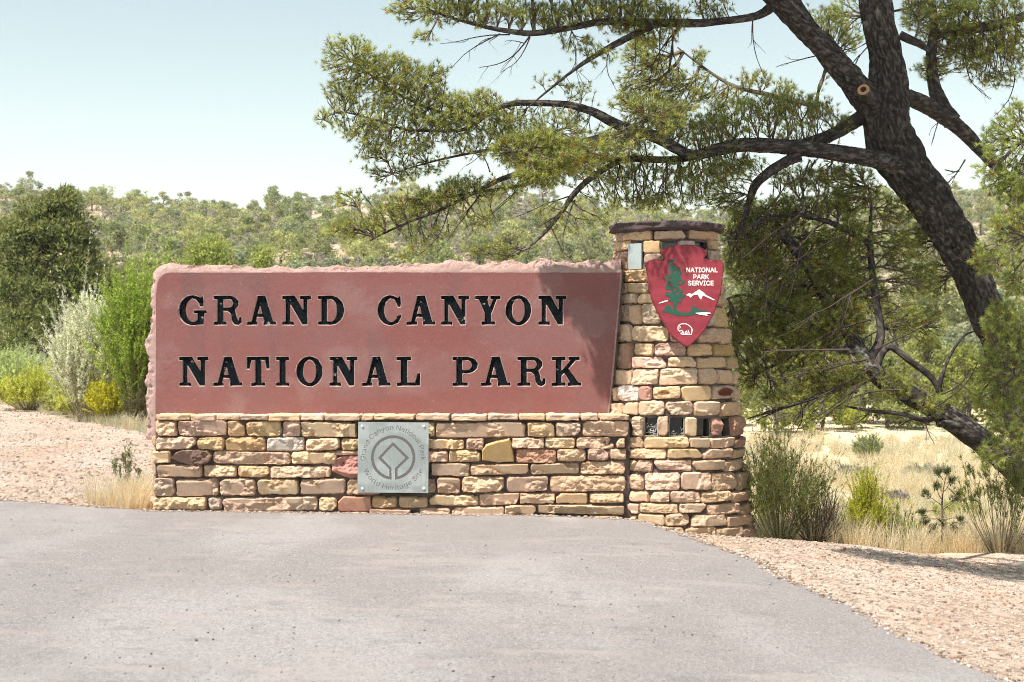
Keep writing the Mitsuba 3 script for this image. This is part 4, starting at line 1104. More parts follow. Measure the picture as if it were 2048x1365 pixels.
    # foliage masses that the photograph shows
    M = '''1030 295 44 24 11.72 4|1085 285 40 22 11.68 4|1115 308 42 26 11.7 4|1060 318 48 18 11.68 6|1095 330 46 18 11.58 6|1066 352 36 15 11.52 6|1090 362 28 12 11.56 5|1140 300 40 22 11.72 5|1130 318 34 18 11.55 3|1010 310 30 22 11.8 1|1160 318 55 26 11.7 1.2|1235 292 58 30 11.65 1.2|1310 255 55 30 11.65 1.1|1275 215 60 24 11.62 1.5|1350 222 40 22 11.65 1
700 120 55 45 13.1 2|765 150 70 45 13.1 2|690 195 45 38 13.1 1.8|820 185 80 55 13.1 2|745 250 70 42 13.1 2|655 240 26 16 13.1 1.6|885 235 80 50 13.1 2|820 285 58 34 13.1 1.4|955 225 70 42 13.05 1.7|750 300 50 26 13.1 1.2|860 150 40 26 13.1 1.2|960 285 70 35 13.1 1|1025 250 60 42 13.05 1.2|1060 300 75 40 13.1 1.2|1130 255 65 40 13.05 1.1|1160 315 75 36 13.1 1.2|1240 285 60 40 13.0 1.2|1310 250 70 45 13.0 1.3|1390 270 70 42 13.0 1.4|1470 245 60 45 13.1 1.4|1540 225 60 42 13.2 1.4|1600 225 60 38 13.3 1.3|1655 240 50 36 13.4 1.1|1400 335 70 32 13.0 1.1|1300 335 70 30 13.1 1.1|1480 335 55 36 13.1 1.1|1230 365 65 34 13.1 .7|1340 388 90 36 13.2 1.0|1450 395 70 36 13.2 1.1|1160 180 40 22 13 .6|1100 165 35 18 12.95 .5
830 18 55 26 13.0 2.04|900 22 60 28 12.95 2.04|965 28 50 30 12.9 1.87|1035 28 50 30 12.9 1.87|1110 38 55 32 12.9 2.04|1190 22 70 32 12.9 2.04|1280 28 70 34 12.9 2.21|1350 40 35 28 12.9 1.53|845 72 28 9 12.95 1.36|1200 108 32 22 12.9 1.02|1150 85 40 20 12.9 0.85|920 -40 90 40 12.9 1.7|1080 -50 90 45 12.8 1.7|1240 -60 90 45 12.8 1.7|1380 -60 60 40 12.9 1.7
1200 345 80 30 13.1 1|1110 350 60 26 13.15 .8|1380 355 90 30 13.1 1|1280 400 80 22 13.2 .8|1450 330 60 36 13.05 1.2|1340 225 50 26 13 1|1440 270 60 45 13.0 1.2|1580 265 60 30 13.2 1|1660 340 50 22 13.3 .7|1290 110 42 42 14.5 1.8|1320 165 54 50 14.5 1.9|1265 175 32 40 14.5 1.5|1402 118 18 24 14.6 1.2|1385 175 50 34 14.5 1.4|1450 195 50 28 14.5 1.5|1510 165 34 22 14.4 1.2|1345 210 50 26 14.5 1.4|1570 180 30 22 14.4 1
800 425 62 24 13.2 1.8|870 402 62 30 13.25 1.9|925 382 52 30 13.25 1.6|780 345 50 24 13.3 1.1|845 330 50 22 13.2 1.1|725 455 58 22 13.2 1.7|680 462 36 18 13.2 1.4|850 470 50 24 13.2 1|830 505 30 16 13.1 .8|1010 505 48 20 13.1 1.8|700 400 40 18 13.3 .8|960 500 30 16 13.1 .8|1180 430 45 45 13.1 .35|1000 380 55 26 13.2 .9|950 440 50 30 13.2 .5|1110 440 40 35 13.1 .5
1900 80 60 35 14.2 1.5|1990 90 50 40 14.2 1.5|2035 100 30 50 14.3 1.2|1950 20 60 30 14.1 1.5|1690 30 40 40 14.4 1|1420 20 50 30 13 1|1300 70 60 24 12.95 1.2|1240 50 50 20 12.9 1.2|1650 55 60 42 14.3 1.44|1690 85 40 30 14.3 1.12|1880 35 80 45 14.0 1.92|1960 75 75 40 14.1 1.92|1930 115 55 35 14.1 1.76|2015 30 45 38 14.1 1.76|1865 140 36 26 14.1 1.6|1990 150 50 30 14.2 1.12|1840 20 40 30 13.6 1.28
1490 520 45 50 13.7 3.0|1560 480 60 45 13.8 2.7|1640 500 60 45 13.8 2.7|1580 600 60 45 13.7 3.0|1650 690 55 40 13.5 3.0|1480 640 35 45 13.5 3.0|1560 660 60 40 13.5 3.0|1740 600 40 40 13.7 2.25|1840 480 40 40 13.9 2.1|1870 560 35 40 13.9 1.95|1500 430 45 30 13.7 2.4|1690 360 60 30 13.6 2.1|1600 360 60 28 13.5 1.95|1700 745 45 30 13.05 2.25|1790 770 40 26 13.0 1.8|1860 810 30 20 12.95 1.5
1500 470 55 45 13.5 2.83|1580 420 65 36 13.6 2.64|1660 415 60 36 13.5 2.43|1540 545 55 45 13.4 2.64|1625 560 75 52 13.5 2.83|1700 560 55 52 13.4 2.83|1515 620 48 48 13.3 2.83|1600 650 75 52 13.3 3.04|1690 640 55 48 13.3 2.83|1540 700 55 45 13.2 3.04|1620 730 65 45 13.2 2.83|1500 745 28 36 13.2 2.43|1570 785 55 26 13.15 2.03|1705 480 55 45 13.4 2.43|1785 500 45 45 13.4 1.83|1825 560 45 36 13.5 1.62|1800 640 45 36 13.3 1.62|1720 395 55 34 13.5 2.03|1785 430 45 36 13.5 1.62|1470 680 20 40 13.3 2.03|1660 775 60 25 13.15 1.62|1850 650 40 40 13.6 1.22'''
    for row in M.split('\n'):
        for it in row.split('|'):
            x, y, rx, ry, Y, d = map(float, it.split())
            c.mass(x, y, rx, ry, Y, d)
    # the crown goes on above the frame and towards the camera: it shades the trunk, the pillar's top, the slab's right end and the earth on the right
    c.limb('limb', [(2.4, 12.95, 5.55, .2), (1.3, 12.1, 5.75, .12), (0.5, 11.55, 5.65, .09), (-0.2, 11.35, 5.45, .06), (-.6, 11.25, 5.3, .03)], 10, 0.12, 0.05, world=True)
    c.limb('limb', [(3.75, 13.3, 6.4, .22), (2.9, 11.8, 6.2, .14), (2.2, 10.4, 5.5, .1), (1.6, 9.5, 4.9, .06), (1.0, 9.2, 4.75, .03)], 10, 0.12, 0.05, world=True)
    for (x, y, z, rx, ry, rz, d) in [(-.36, 11.33, 5.2, .27, .26, .16, 2.0), (-.1, 11.36, 5.3, .2, .22, .14, 1.0), (.45, 11.45, 5.55, .36, .34, .2, 2.2), (1.0, 11.7, 5.75, .4, .3, .25, 1.6),
                                    (1.1, 9.2, 4.75, .45, .42, .2, 3.2), (1.75, 9.1, 4.75, .5, .5, .2, 3.2), (2.4, 9.1, 4.8, .5, .5, .22, 3.2), (2.95, 9.2, 4.9, .4, .5, .22, 3), (2.5, 10.3, 5.6, .5, .4, .3, 2),
                                    (3.0, 12.9, 6.4, 1.0, .8, .5, 1.2), (1.8, 12.9, 6.1, 1.0, .6, .4, 1.5), (.9, 11.95, 5.5, .6, .42, .28, 2.4), (1.6, 12.25, 5.4, .6, .45, .28, 2.4), (2.3, 12.35, 5.6, .6, .45, .3, 2.4), (.35, 12.05, 5.4, .5, .4, .25, 2.0), (2.95, 12.35, 6.0, .5, .4, .3, 2.4), (1.2, 11.7, 6.1, .6, .4, .3, 1.8), (2.0, 11.9, 6.3, .6, .4, .3, 1.8), (2.2, 12.3, 6.8, .9, .7, .4, 1.2), (4.0, 13.0, 6.9, .9, .8, .5, 1.0), (3.2, 12.0, 6.9, .8, .6, .4, 1.2), (2.9, 12.4, 5.9, .6, .45, .3, 1.4), (1.0, 12.5, 5.9, .7, .4, .3, 1.5), (0.2, 12.7, 5.6, .6, .35, .25, 1.2)]:
        c.mass(x, z * 0 + y, rx, rz, z, d, world=True) if False else c.att.append(np.array([x, y, z]) + unit(c.r.normal(size=(int(d * 2000 * (rx * ry * rz) ** 0.72) + 6,) + (3,))) * c.r.random((int(d * 2000 * (rx * ry * rz) ** 0.72) + 6, 1)) ** 0.4 * np.array([rx, ry, rz]))
    c.grow()
    D = [(1345, 60, 12.9, 1310, 190, 3), (1350, 60, 12.9, 1350, 170, 4), (1352, 62, 12.9, 1302, 185, 3), (1320, 60, 12.9, 1345, 178, 3), (1262, 20, 12.9, 1255, 190, 2), (1256, 190, 12.9, 1272, 250, 1), (1215, 110, 12.9, 1232, 182, 1), (1505, 40, 13.0, 1537, 168, 1), (1505, 45, 13.0, 1500, 90, 1),
         (1000, 68, 12.9, 905, 130, 2), (1060, 72, 12.9, 960, 135, 3), (1060, 75, 12.9, 1002, 138, 2), (1150, 90, 12.9, 1138, 150, 1), (1020, 70, 12.9, 880, 85, 2),
         (1570, 320, 13.1, 1545, 400, 3), (1530, 345, 13.1, 1440, 420, 3), (1620, 320, 13.15, 1560, 380, 3), (1690, 320, 13.15, 1680, 365, 1), (1630, 320, 13.15, 1610, 365, 2),
         (1290, 290, 13.0, 1280, 400, 2), (1240, 330, 13.1, 1235, 420, 3), (1150, 390, 13.1, 1030, 430, 3), (1120, 430, 13.1, 1075, 455, 3), (1100, 450, 13.1, 1150, 530, 3), (1150, 400, 13.1, 1130, 500, 3), (1060, 345, 13.2, 935, 460, 2), (960, 390, 13.2, 890, 480, 3), (900, 410, 13.2, 830, 515, 2), (880, 425, 13.2, 850, 500, 2), (830, 440, 13.2, 760, 470, 2), (980, 345, 13.2, 950, 300, 2), (1000, 230, 13.0, 930, 330, 2), (1060, 300, 13.1, 1010, 340, 3),
         (1620, 800, 13.1, 1570, 870, 3), (1560, 820, 13.1, 1500, 850, 3), (1600, 805, 13.1, 1595, 870, 3), (1680, 775, 13.1, 1580, 850, 4), (1720, 745, 13.2, 1590, 800, 4), (1740, 822, 13.0, 1690, 850, 2), (1830, 835, 13.0, 1790, 860, 3), (1850, 842, 13.0, 1865, 890, 2), (1900, 760, 13.15, 1960, 800, 3), (1880, 790, 13.15, 1940, 740, 3), (1560, 700, 13.2, 1480, 780, 3), (1600, 715, 13.2, 1530, 800, 4), (1640, 705, 13.2, 1560, 790, 4),
         (1500, 590, 13.3, 1450, 650, 3), (1650, 445, 13.4, 1560, 520, 3), (1600, 430, 13.4, 1500, 500, 3), (1560, 430, 13.4, 1460, 480, 3), (1750, 600, 13.3, 1820, 640, 3), (1760, 660, 13.3, 1700, 700, 3), (1745, 540, 13.35, 1800, 480, 3),
         (1880, 230, 14, 1860, 290, 2), (1930, 110, 14.1, 1990, 200, 3), (1980, 60, 14.1, 2030, 130, 3), (1960, 60, 14.1, 1970, 180, 3), (2030, 150, 14.1, 1985, 240, 2), (1740, 90, 13.4, 1700, 140, 2), (1735, 85, 13.4, 1705, 100, 1), (1720, 110, 13.4, 1700, 145, 1), (1640, 110, 13.2, 1560, 130, 2), (1900, 30, 14, 1880, -10, 2), (1930, 320, 14.1, 1880, 380, 3), (1890, 340, 14.1, 1920, 345, 2), (1700, 250, 13.4, 1640, 300, 2)]
    for x0, y0, x1, y1 in ((1745, 735, 1520, 820), (1730, 720, 1500, 760), (1760, 745, 1600, 860), (1700, 700, 1480, 700), (1740, 640, 1560, 740), (1745, 560, 1580, 660), (1690, 470, 1520, 600), (1640, 445, 1470, 560), (1800, 780, 1640, 850), (1740, 600, 1850, 560), (1750, 700, 1870, 640), (1600, 430, 1490, 520), (1870, 815, 1960, 720), (1560, 400, 1480, 480)):
        D.append((x0, y0, 12.85, x1, y1, 4))
    c.dead(D)
build_pine()


def build_right_pine():
    c = Conifer('pine_tree_001', 55)
    tag('pine_tree_001', 'sunlit yellow green pine boughs reaching in from the right edge', 'tree')
    c.limb('trunk', [(5.6, 12.7, -0.6, .34), (5.65, 12.75, 1.0, .3), (5.6, 12.8, 2.5, .22), (5.7, 12.9, 4.0, .12), (5.7, 12.9, 4.8, .03)], 20, 0.14, 0.05, world=True)
    for pts in ([(5.62, 12.75, 2.9, .08), (5.0, 12.4, 3.2, .05), (4.7, 12.2, 3.4, .02)], [(5.62, 12.75, 2.2, .08), (5.1, 12.3, 2.45, .05), (4.6, 12.0, 2.5, .02)], [(5.64, 12.75, 1.5, .08), (5.1, 12.3, 1.5, .05), (4.5, 12.0, 1.3, .02)], [(5.64, 12.75, 1.0, .08), (5.0, 12.2, .9, .05), (4.4, 11.9, .5, .02)]):
        c.limb('limb', pts, 10, 0.12, 0.05, world=True)
    M = '''2010 285 45 50 12.2 2.24|2035 370 40 55 12.2 2.24|1985 345 30 36 12.2 1.92|2025 455 45 48 12.1 2.24|1992 520 44 36 12.0 2.08|2035 565 28 36 12.1 1.92|2012 655 44 52 12.1 2.56|2000 735 42 46 12.0 2.56|1990 800 46 36 12.0 2.4|2022 870 36 46 11.9 2.24|1985 915 36 24 11.9 1.76|2060 420 40 120 12.3 1.92|2070 750 50 120 12.2 1.92|2040 230 30 26 12.3 1.6'''
    for it in M.split('|'):
        x, y, rx, ry, Y, d = map(float, it.split())
        c.mass(x, y, rx, ry, Y, d)
    c.grow(color=(.42, .48, .17), per=22)
build_right_pine()


def hill_kind(name, seed, color, shape):
    """a juniper or pinyon of unit height that stands at the origin"""
    r = np.random.default_rng(seed)
    S = Soup()
    S.add(*tube(np.array([(0, 0, -0.1), (0.02, 0, 0.25), (-0.02, 0.02, 0.6)]), [0.04, 0.035, 0.015], 5), (.09, .07, .055))
    w = shape
    for k in range(19):
        a, rr = r.uniform(0, 2 * np.pi), r.random() ** 0.5
        z = r.uniform(0.14, 0.92)
        wid = w * math.sqrt(max(0.05, 1 - ((z - 0.38) / 0.62) ** 2))
        c = (math.cos(a) * rr * wid * 0.85, math.sin(a) * rr * wid * 0.85, z)
        pr = r.uniform(0.1, 0.19) * (1.1 - 0.4 * z)
        S.add(*leaf_cloud(c, (pr * 1.15, pr * 1.15, pr * 0.85), 70, 0.062, np.array(color) * r.uniform(0.75, 1.3), r, 0.4))
    m, c = S.get()
    scene[name] = {'type': 'shapegroup', 'crown': mikit.ply(m, 'far_leaf', color=c)}


KINDS = [(.35, .37, .17), (.4, .42, .2), (.29, .34, .19), (.44, .45, .19), (.36, .37, .23), (.33, .38, .16)]
for i, (col, shp) in enumerate(zip(KINDS, (.42, .5, .4, .55, .48, .36))):
    hill_kind(f'hill_kind_{i}', 70 + i, col, shp)
hill_kind('hill_kind_6', 90, (.35, .335, .27), .42)     # grey, half bare ones


TONES = ['olive green', 'pale olive', 'dull green', 'yellow green', 'grey green', 'narrow green', 'half bare']
ZONE_X = [0, 235, 300, 420, 555, 720, 880, 1010, 1200, 1460, 1620, 1800, 2048]
ZONES = ['past the left picture edge', 'behind the tall juniper', 'above the bush left of the slab', 'above the left corner of the slab', 'above the letters RA of GRAND', 'above the letters ND of GRAND', 'above the letters CA of CANYON', 'above the letters NY of CANYON',
         'above the letters ON of CANYON', 'behind the pillar', 'just right of the pillar', 'left of the pine trunk', 'behind the pine trunk', 'past the right picture edge']
def build_hill_trees():
    r = np.random.default_rng(5)
    spots = []
    y = 50.0
    while y < 285:
        gap = 2.75 + 0.006 * y
        half = y * 0.52 + 10
        for x in np.arange(-half, half, gap):
            spots.append((x + r.uniform(-.5, .5) * gap, y + r.uniform(-.6, .6) * gap))
        y += gap * 0.9
    S = np.array(spots)
    dens = meshkit.fbm(np.c_[S * 0.035, S[:, 0] * 0], 3, 3)
    keep = r.random(len(S)) < np.clip(0.8 + 3.5 * (dens - 0.43), 0.2, 0.98)
    keep &= ~((S[:, 1] < 60) & (S[:, 0] > -30) & (S[:, 0] < 6))
    S = S[keep]
    H = (1.5 + 2.9 * r.random(len(S)) ** 1.2) * (1 + 0.35 * (r.random(len(S)) < 0.08))
    H = np.where(S[:, 1] < 64, np.minimum(H, 3.6), H)
    Z = ground_z(S[:, 0], S[:, 1])
    order = np.argsort(-(H / S[:, 1]) * (np.abs(S[:, 0]) < 0.39 * S[:, 1]))
    kinds = r.integers(0, 6, len(S)); kinds[r.random(len(S)) < 0.06] = 6
    for n, i in enumerate(order):
        g = f'hill_kind_{kinds[i]}'
        key = ('juniper_tree' if n == 0 else f'juniper_tree_{n:03d}') if n < 298 else f'far_woodland__{n - 297:03d}'
        if n < 298:
            px = CX + S[i, 0] / S[i, 1] * F
            py = CY - (Z[i] + H[i] - EYE) / S[i, 1] * F
            zone = ZONES[int(np.searchsorted(ZONE_X, px))]
            band = 'standing on the skyline' if py < 392 else 'on the upper slope' if py < 440 else 'on the middle slope' if py < 510 else 'at the foot of the slope'
            lab = f'{TONES[kinds[i]]} juniper {band} {zone}'
            tag(key, lab, 'tree', 'far slope: ' + lab)
        s = H[i]
        scene[key] = {'type': 'instance', 'g': {'type': 'ref', 'id': g}, 'to_world': T().translate([S[i, 0], S[i, 1], Z[i] - 0.1]).rotate([0, 0, 1], float(r.uniform(0, 360))).scale([s * r.uniform(.9, 1.2), s * r.uniform(.9, 1.2), s])}
    tag('far_woodland', 'junipers and pinyons that cover the far slope', kind='stuff')
build_hill_trees()


def bushy_tree(key, base, height, width, n_puffs, per, size, color, seed, label, category='tree', tips=None, low=0.05, limbs=7, top=0.72):
    """a juniper-like crown of leaf clumps on visible limbs"""
    r = np.random.default_rng(seed)
    base = np.asarray(base, float)
    tr, lf = Soup(), Soup()
    tr.add(*tube(*curve([base + (0, 0, -.3), base + (0.05 * height, 0, height * .3), base + (0.0, 0.02 * height, height * 0.8)], [height * .03, height * .022, height * .006], 0.2), 8, 0.15), (.13, .105, .085))
    for k in range(n_puffs):
        z = low + (1 - low) * r.random() ** 0.85 * 0.95
        prof = np.interp(z, [0, .15, .45, .75, 1.0], [.9, 1, .84, .46, .1])
        a, rr = r.uniform(0, 2 * np.pi), r.uniform(0.35, 1.0) ** 0.6
        c = base + np.array([math.cos(a) * rr * prof * width, math.sin(a) * rr * prof * width, z * height])
        pr = height * r.uniform(0.04, 0.115) * (1.15 - 0.45 * z)
        tone = np.array(color) * r.uniform(0.7, 1.3)
        lf.add(*leaf_cloud(c, (pr * 1.1, pr * 1.1, pr), per, size, tone, r, 0.5))
        if tips is not None:
            d = unit(r.normal(size=(per // 5, 3))); d[:, 2] = np.abs(d[:, 2])
            lf.add(*tufts(c + d * pr * 0.9, d + [0, 0, .4], 3, size * 1.5, size * 0.5, (5, 40), np.array(tips), r))
        if k % 4 == 0:
            s = base + np.array([0, 0, z * height * 0.6])
            tr.add(*tube([s, (s + c) / 2 + r.normal(0, .04 * height, 3), c], [height * .009, height * .006, height * .003], 5), (.14, .115, .1))
    tr.put(f'{key}__trunk', 'wood'); lf.put(f'{key}__crown', 'leaf')
    tag(f'{key}__crown', kind='stuff')
    tag(key, label, category)


def shrub(key, base, height, width, stems, color, seed, label, leaf=0.0, per=0, leaf_w=None, lean=0.55, wood=(.2, .16, .11), thick=0.005, category='shrub', twig_color=None, dense_top=0.3, droop=0.0, forks=3):
    """many thin stems that fan out from the base and fork; leaves along their upper part"""
    r = np.random.default_rng(seed)
    base = np.asarray(base, float)
    st, lf = Soup(), Soup()
    for k in range(stems):
        a, q = r.uniform(0, 2 * np.pi), r.random() ** 0.6
        tip = base + np.array([math.cos(a) * q * width, math.sin(a) * q * width, height * (1 - lean * 0.5 * q * q) * r.uniform(0.6, 1.05)])
        foot = base + np.array([math.cos(a), math.sin(a), 0]) * q * width * 0.25
        n = 7
        t = np.linspace(0, 1, n)[:, None]
        pth = foot + (tip - foot) * t + np.array([math.cos(a), math.sin(a), 0]) * np.sin(t * np.pi) * width * 0.1 * q + np.cumsum(r.normal(0, 0.02 * height, (n, 3)), 0) * t * 0.6
        pth[:, 2] -= droop * (t[:, 0] ** 3) * height * q
        paths = [(pth, thick)]
        for _ in range(forks):
            i = r.integers(2, n - 1)
            d = unit(pth[-1] - pth[i]) + r.normal(0, 0.3, 3) + [0, 0, .15]
            L = np.linalg.norm(pth[-1] - pth[i]) * r.uniform(0.5, 1.1)
            paths.append((np.array([pth[i], pth[i] + d * L * .5 + r.normal(0, .01 * height, 3), pth[i] + d * L]), thick * 0.6))
        for p_, th in paths:
            m = len(p_)
            st.add(*tube(p_, np.linspace(th, th * 0.3, m), 3), np.array(wood if twig_color is None or len(p_) == n else twig_color) * r.uniform(.7, 1.3))
            if per:
                u = r.uniform(dense_top, 1.0, per)
                x = np.stack([np.interp(u, np.linspace(0, 1, m), p_[:, j]) for j in range(3)], 1)
                d = np.broadcast_to(p_[-1] - p_[0], x.shape)
                lf.add(*tufts(x, d, 3, leaf, leaf_w or leaf * 0.22, (15, 70), np.array(color) * r.uniform(.75, 1.25), r))
    st.put(f'{key}__stems', 'wood' if per else 'blade'); tag(f'{key}__stems', kind='stuff')
    if per: lf.put(f'{key}__leaves', 'leaf'); tag(f'{key}__leaves', kind='stuff')
    tag(key, label, category)


def on_ground(px, Y):
    x = (px - CX) / F * Y
    return np.array([x, Y, float(ground_z(np.array([x]), np.array([Y]))[0])])


def scale_at(Y): return Y / F
# left side
bushy_tree('tall_juniper', on_ground(100, 38), 5.75, 2.6, 170, 240, 0.1, (.21, .26, .1), 1, 'tall dark conical juniper at the left edge of the picture', tips=(.29, .31, .11))
shrub('green_bush', on_ground(283, 24), 2.85, .72, 230, (.4, .52, .1), 2, 'bright green feathery bush behind the left end of the slab', leaf=.075, per=26, leaf_w=.014, wood=(.2, .17, .08), thick=.006, lean=.45, dense_top=.12, category='bush')
bushy_tree('green_bush_001', on_ground(415, 30), 3.85, 1.55, 130, 140, 0.06, (.4, .46, .15), 3, 'bright yellow green bush showing above the slab', 'bush', tips=(.45, .5, .17))
bushy_tree('green_bush_002', on_ground(530, 34), 4.0, 1.1, 90, 120, 0.07, (.38, .43, .14), 4, 'dull green bush showing above the slab, right of the bright one', 'bush')
shrub('sagebrush', on_ground(178, 25), 2.3, 0.72, 240, (.78, .8, .62), 6, 'tall pale grey green sagebrush with wispy plumes', leaf=0.06, per=30, leaf_w=0.013, wood=(.42, .37, .26), thick=0.006, lean=0.5)
for i, (px, Y, h, w, col, lab) in enumerate([(30, 32, 1.25, .85, (.62, .7, .34), 'pale green low shrub at the left picture edge'), (120, 30, .95, .75, (.6, .64, .17), 'yellow green low shrub in front of the tall juniper'), (75, 34, 1.15, .8, (.6, .66, .42), 'silvery green low shrub under the tall juniper'),
                                            (135, 27, .5, .5, (.58, .6, .22), 'small olive shrub at the edge of the gravel'), (-60, 32, 1.2, .9, (.5, .58, .25), 'low shrub just past the left picture edge'), (60, 28.5, .8, .9, (.66, .68, .16), 'bright yellow green shrub at the far edge of the left gravel'), (160, 26, .55, .5, (.66, .68, .2), 'small yellow green shrub at the foot of the sagebrush')]):
    shrub('low_shrub' if i == 0 else f'low_shrub_{i:03d}', on_ground(px, Y), h, w, 120, col, 30 + i, lab, leaf=0.07, per=18, leaf_w=0.014, wood=(.22, .2, .09), thick=0.006)
shrub('rabbitbrush', on_ground(222, 24.5), .8, .46, 150, (.68, .66, .08), 40, 'bright yellow green rounded bush left of the slab', leaf=0.05, per=16, leaf_w=0.011, wood=(.3, .28, .1))
shrub('rabbitbrush_001', on_ground(276, 23.5), .62, .26, 80, (.22, .2, .09), 41, 'brownish half dry bush against the left end of the slab', leaf=0.045, per=10, leaf_w=0.01, wood=(.17, .13, .09))
shrub('weed_clump', on_ground(250, 13.6), .5, .2, 14, (.3, .31, .16), 42, 'thin weed with upright stems in the dry grass by the wall', leaf=0.03, per=12, leaf_w=0.008, wood=(.3, .28, .15), thick=0.003)
# right side
shrub('broom_shrub', on_ground(1560, 12.3), 1.02, .5, 85, (.2, .22, .075), 50, 'dark green broom like shrub with upright stems right of the pillar', leaf=0.035, per=9, leaf_w=0.005, wood=(.1, .095, .04), twig_color=(.15, .165, .055), thick=0.004, lean=0.8, forks=6)
shrub('broom_shrub_001', on_ground(1630, 12.5), .62, .34, 70, (.2, .16, .11), 51, 'grey brown half bare twiggy shrub beside the broom shrub', wood=(.16, .12, .09), twig_color=(.2, .16, .11), thick=0.004, lean=0.9, forks=7)
shrub('juniper_sapling', on_ground(1732, 12.9), .82, .2, 90, (.6, .62, .08), 52, 'small bright yellow green juniper sapling in the dry grass', leaf=.022, per=26, leaf_w=.007, wood=(.3, .24, .14), thick=.003, lean=1.1, dense_top=.12, category='sapling')
shrub('grey_shrub', on_ground(1700, 13.2), .42, .42, 80, (.5, .47, .3), 53, 'low grey yellow shrub in front of the juniper sapling', leaf=0.03, per=10, leaf_w=0.008, wood=(.26, .22, .15), thick=0.003)
shrub('green_shrub', on_ground(1790, 13.4), .5, .34, 50, (.5, .52, .16), 54, 'sparse yellow green shrub between the two saplings', leaf=0.04, per=9, leaf_w=0.008, wood=(.27, .24, .13), thick=0.003)
shrub('thin_shrub', on_ground(2000, 12.4), 1.0, .42, 40, (.28, .32, .1), 55, 'open green shrub with bare arching stems at the right picture edge', leaf=0.045, per=12, leaf_w=0.007, wood=(.2, .16, .1), thick=0.004, dense_top=0.6)
shrub('thin_shrub_001', on_ground(1515, 16.0), 1.35, .36, 30, (.3, .32, .12), 56, 'pale yellow green bush peeping out behind the pillar', leaf=0.05, per=16, leaf_w=0.013, wood=(.2, .17, .1), thick=0.004)


for i, (px, Y, h, w, col, lab) in enumerate([(1655, 19, .3, .3, (.5, .5, .36), 'small grey sage clump in the meadow just right of the broom shrub top'), (1790, 23, .28, .25, (.42, .38, .36), 'violet grey twiggy clump in the middle of the meadow'), (1797, 22, .22, .3, (.66, .6, .14), 'low yellow flowering clump in the middle of the meadow'),
                                            (1915, 21, .3, .45, (.62, .62, .26), 'yellow green tuft in the meadow under the sawn stub'), (1700, 28, .35, .5, (.5, .5, .36), 'pale sage clump far out in the meadow'), (1735, 33, .75, .4, (.36, .42, .2), 'young green shrub near the far meadow edge'), (1860, 29, .3, .6, (.5, .52, .4), 'pale grey sage patch below the lower stem')]):
    shrub('meadow_shrub' if i == 0 else f'meadow_shrub_{i:03d}', on_ground(px, Y), h, w, 60, col, 200 + i, lab, leaf=0.05, per=14, leaf_w=0.012, wood=(.3, .26, .2), thick=0.004)


def pine_sapling():
    tag('pine_sapling', 'small open pine sapling with dark needle tufts in front of the meadow', 'sapling')
    r = np.random.default_rng(60)
    Y = 13.0
    S, N = Soup(), []
    stem = P([1884, 1885, 1884, 1886, 1892], [1085, 1050, 1012, 985, 955], [Y] * 5)
    S.add(*tube(*curve(stem, [.012, .011, .009, .006, .003], .03), 6), (.16, .12, .09))
    def br(pts, rad=.005, heads=()):
        q = P(*np.array([(a, b, Y + dy) for a, b, dy in pts]).T)
        S.add(*tube(*curve(q, np.linspace(rad, rad * .5, len(q)), .03), 5), (.17, .13, .1))
        for t in (0.75, 1.0):
            N.append((q[-2] + (q[-1] - q[-2]) * t, unit(q[-1] - q[-2]) + [0, 0, .5]))
        return q
    for pts in ([(1884, 1012, 0), (1868, 1000, .02), (1850, 988, .03)], [(1884, 1000, 0), (1876, 985, -.05), (1874, 975, -.05)], [(1885, 1020, 0), (1900, 1010, .05), (1912, 1000, .1)], [(1886, 985, 0), (1897, 972, .02), (1902, 962, .02)], [(1885, 1030, 0), (1862, 1022, .1), (1846, 1026, .1)], [(1885, 1015, 0), (1905, 1000, -.1), (1918, 988, -.1)],
                [(1885, 1045, 0), (1860, 1038, -.1), (1850, 1044, -.1)], [(1885, 1045, 0), (1908, 1036, 0), (1920, 1042, 0)], [(1885, 1055, 0), (1870, 1048, -.1), (1866, 1056, -.1)], [(1885, 1052, 0), (1898, 1046, -.12), (1906, 1056, -.1)], [(1885, 1050, 0), (1886, 1040, -.2), (1886, 1046, -.25)], [(1886, 960, 0), (1880, 952, 0), (1878, 945, 0)], [(1890, 960, 0), (1893, 950, 0), (1894, 942, 0)]):
        br(pts)
    pos = np.array([a for a, b in N for _ in range(12)]) + r.normal(0, .02, (len(N) * 12, 3)); dd = np.array([b for a, b in N for _ in range(12)])
    v, f, c = tufts(pos, dd, 12, .055, .0035, (10, 75), (.12, .15, .06), r)
    S.put('pine_sapling__stem', 'wood'); put('pine_sapling__needles', (v, f), 'needle', False, c); tag('pine_sapling__needles', kind='stuff')
pine_sapling()


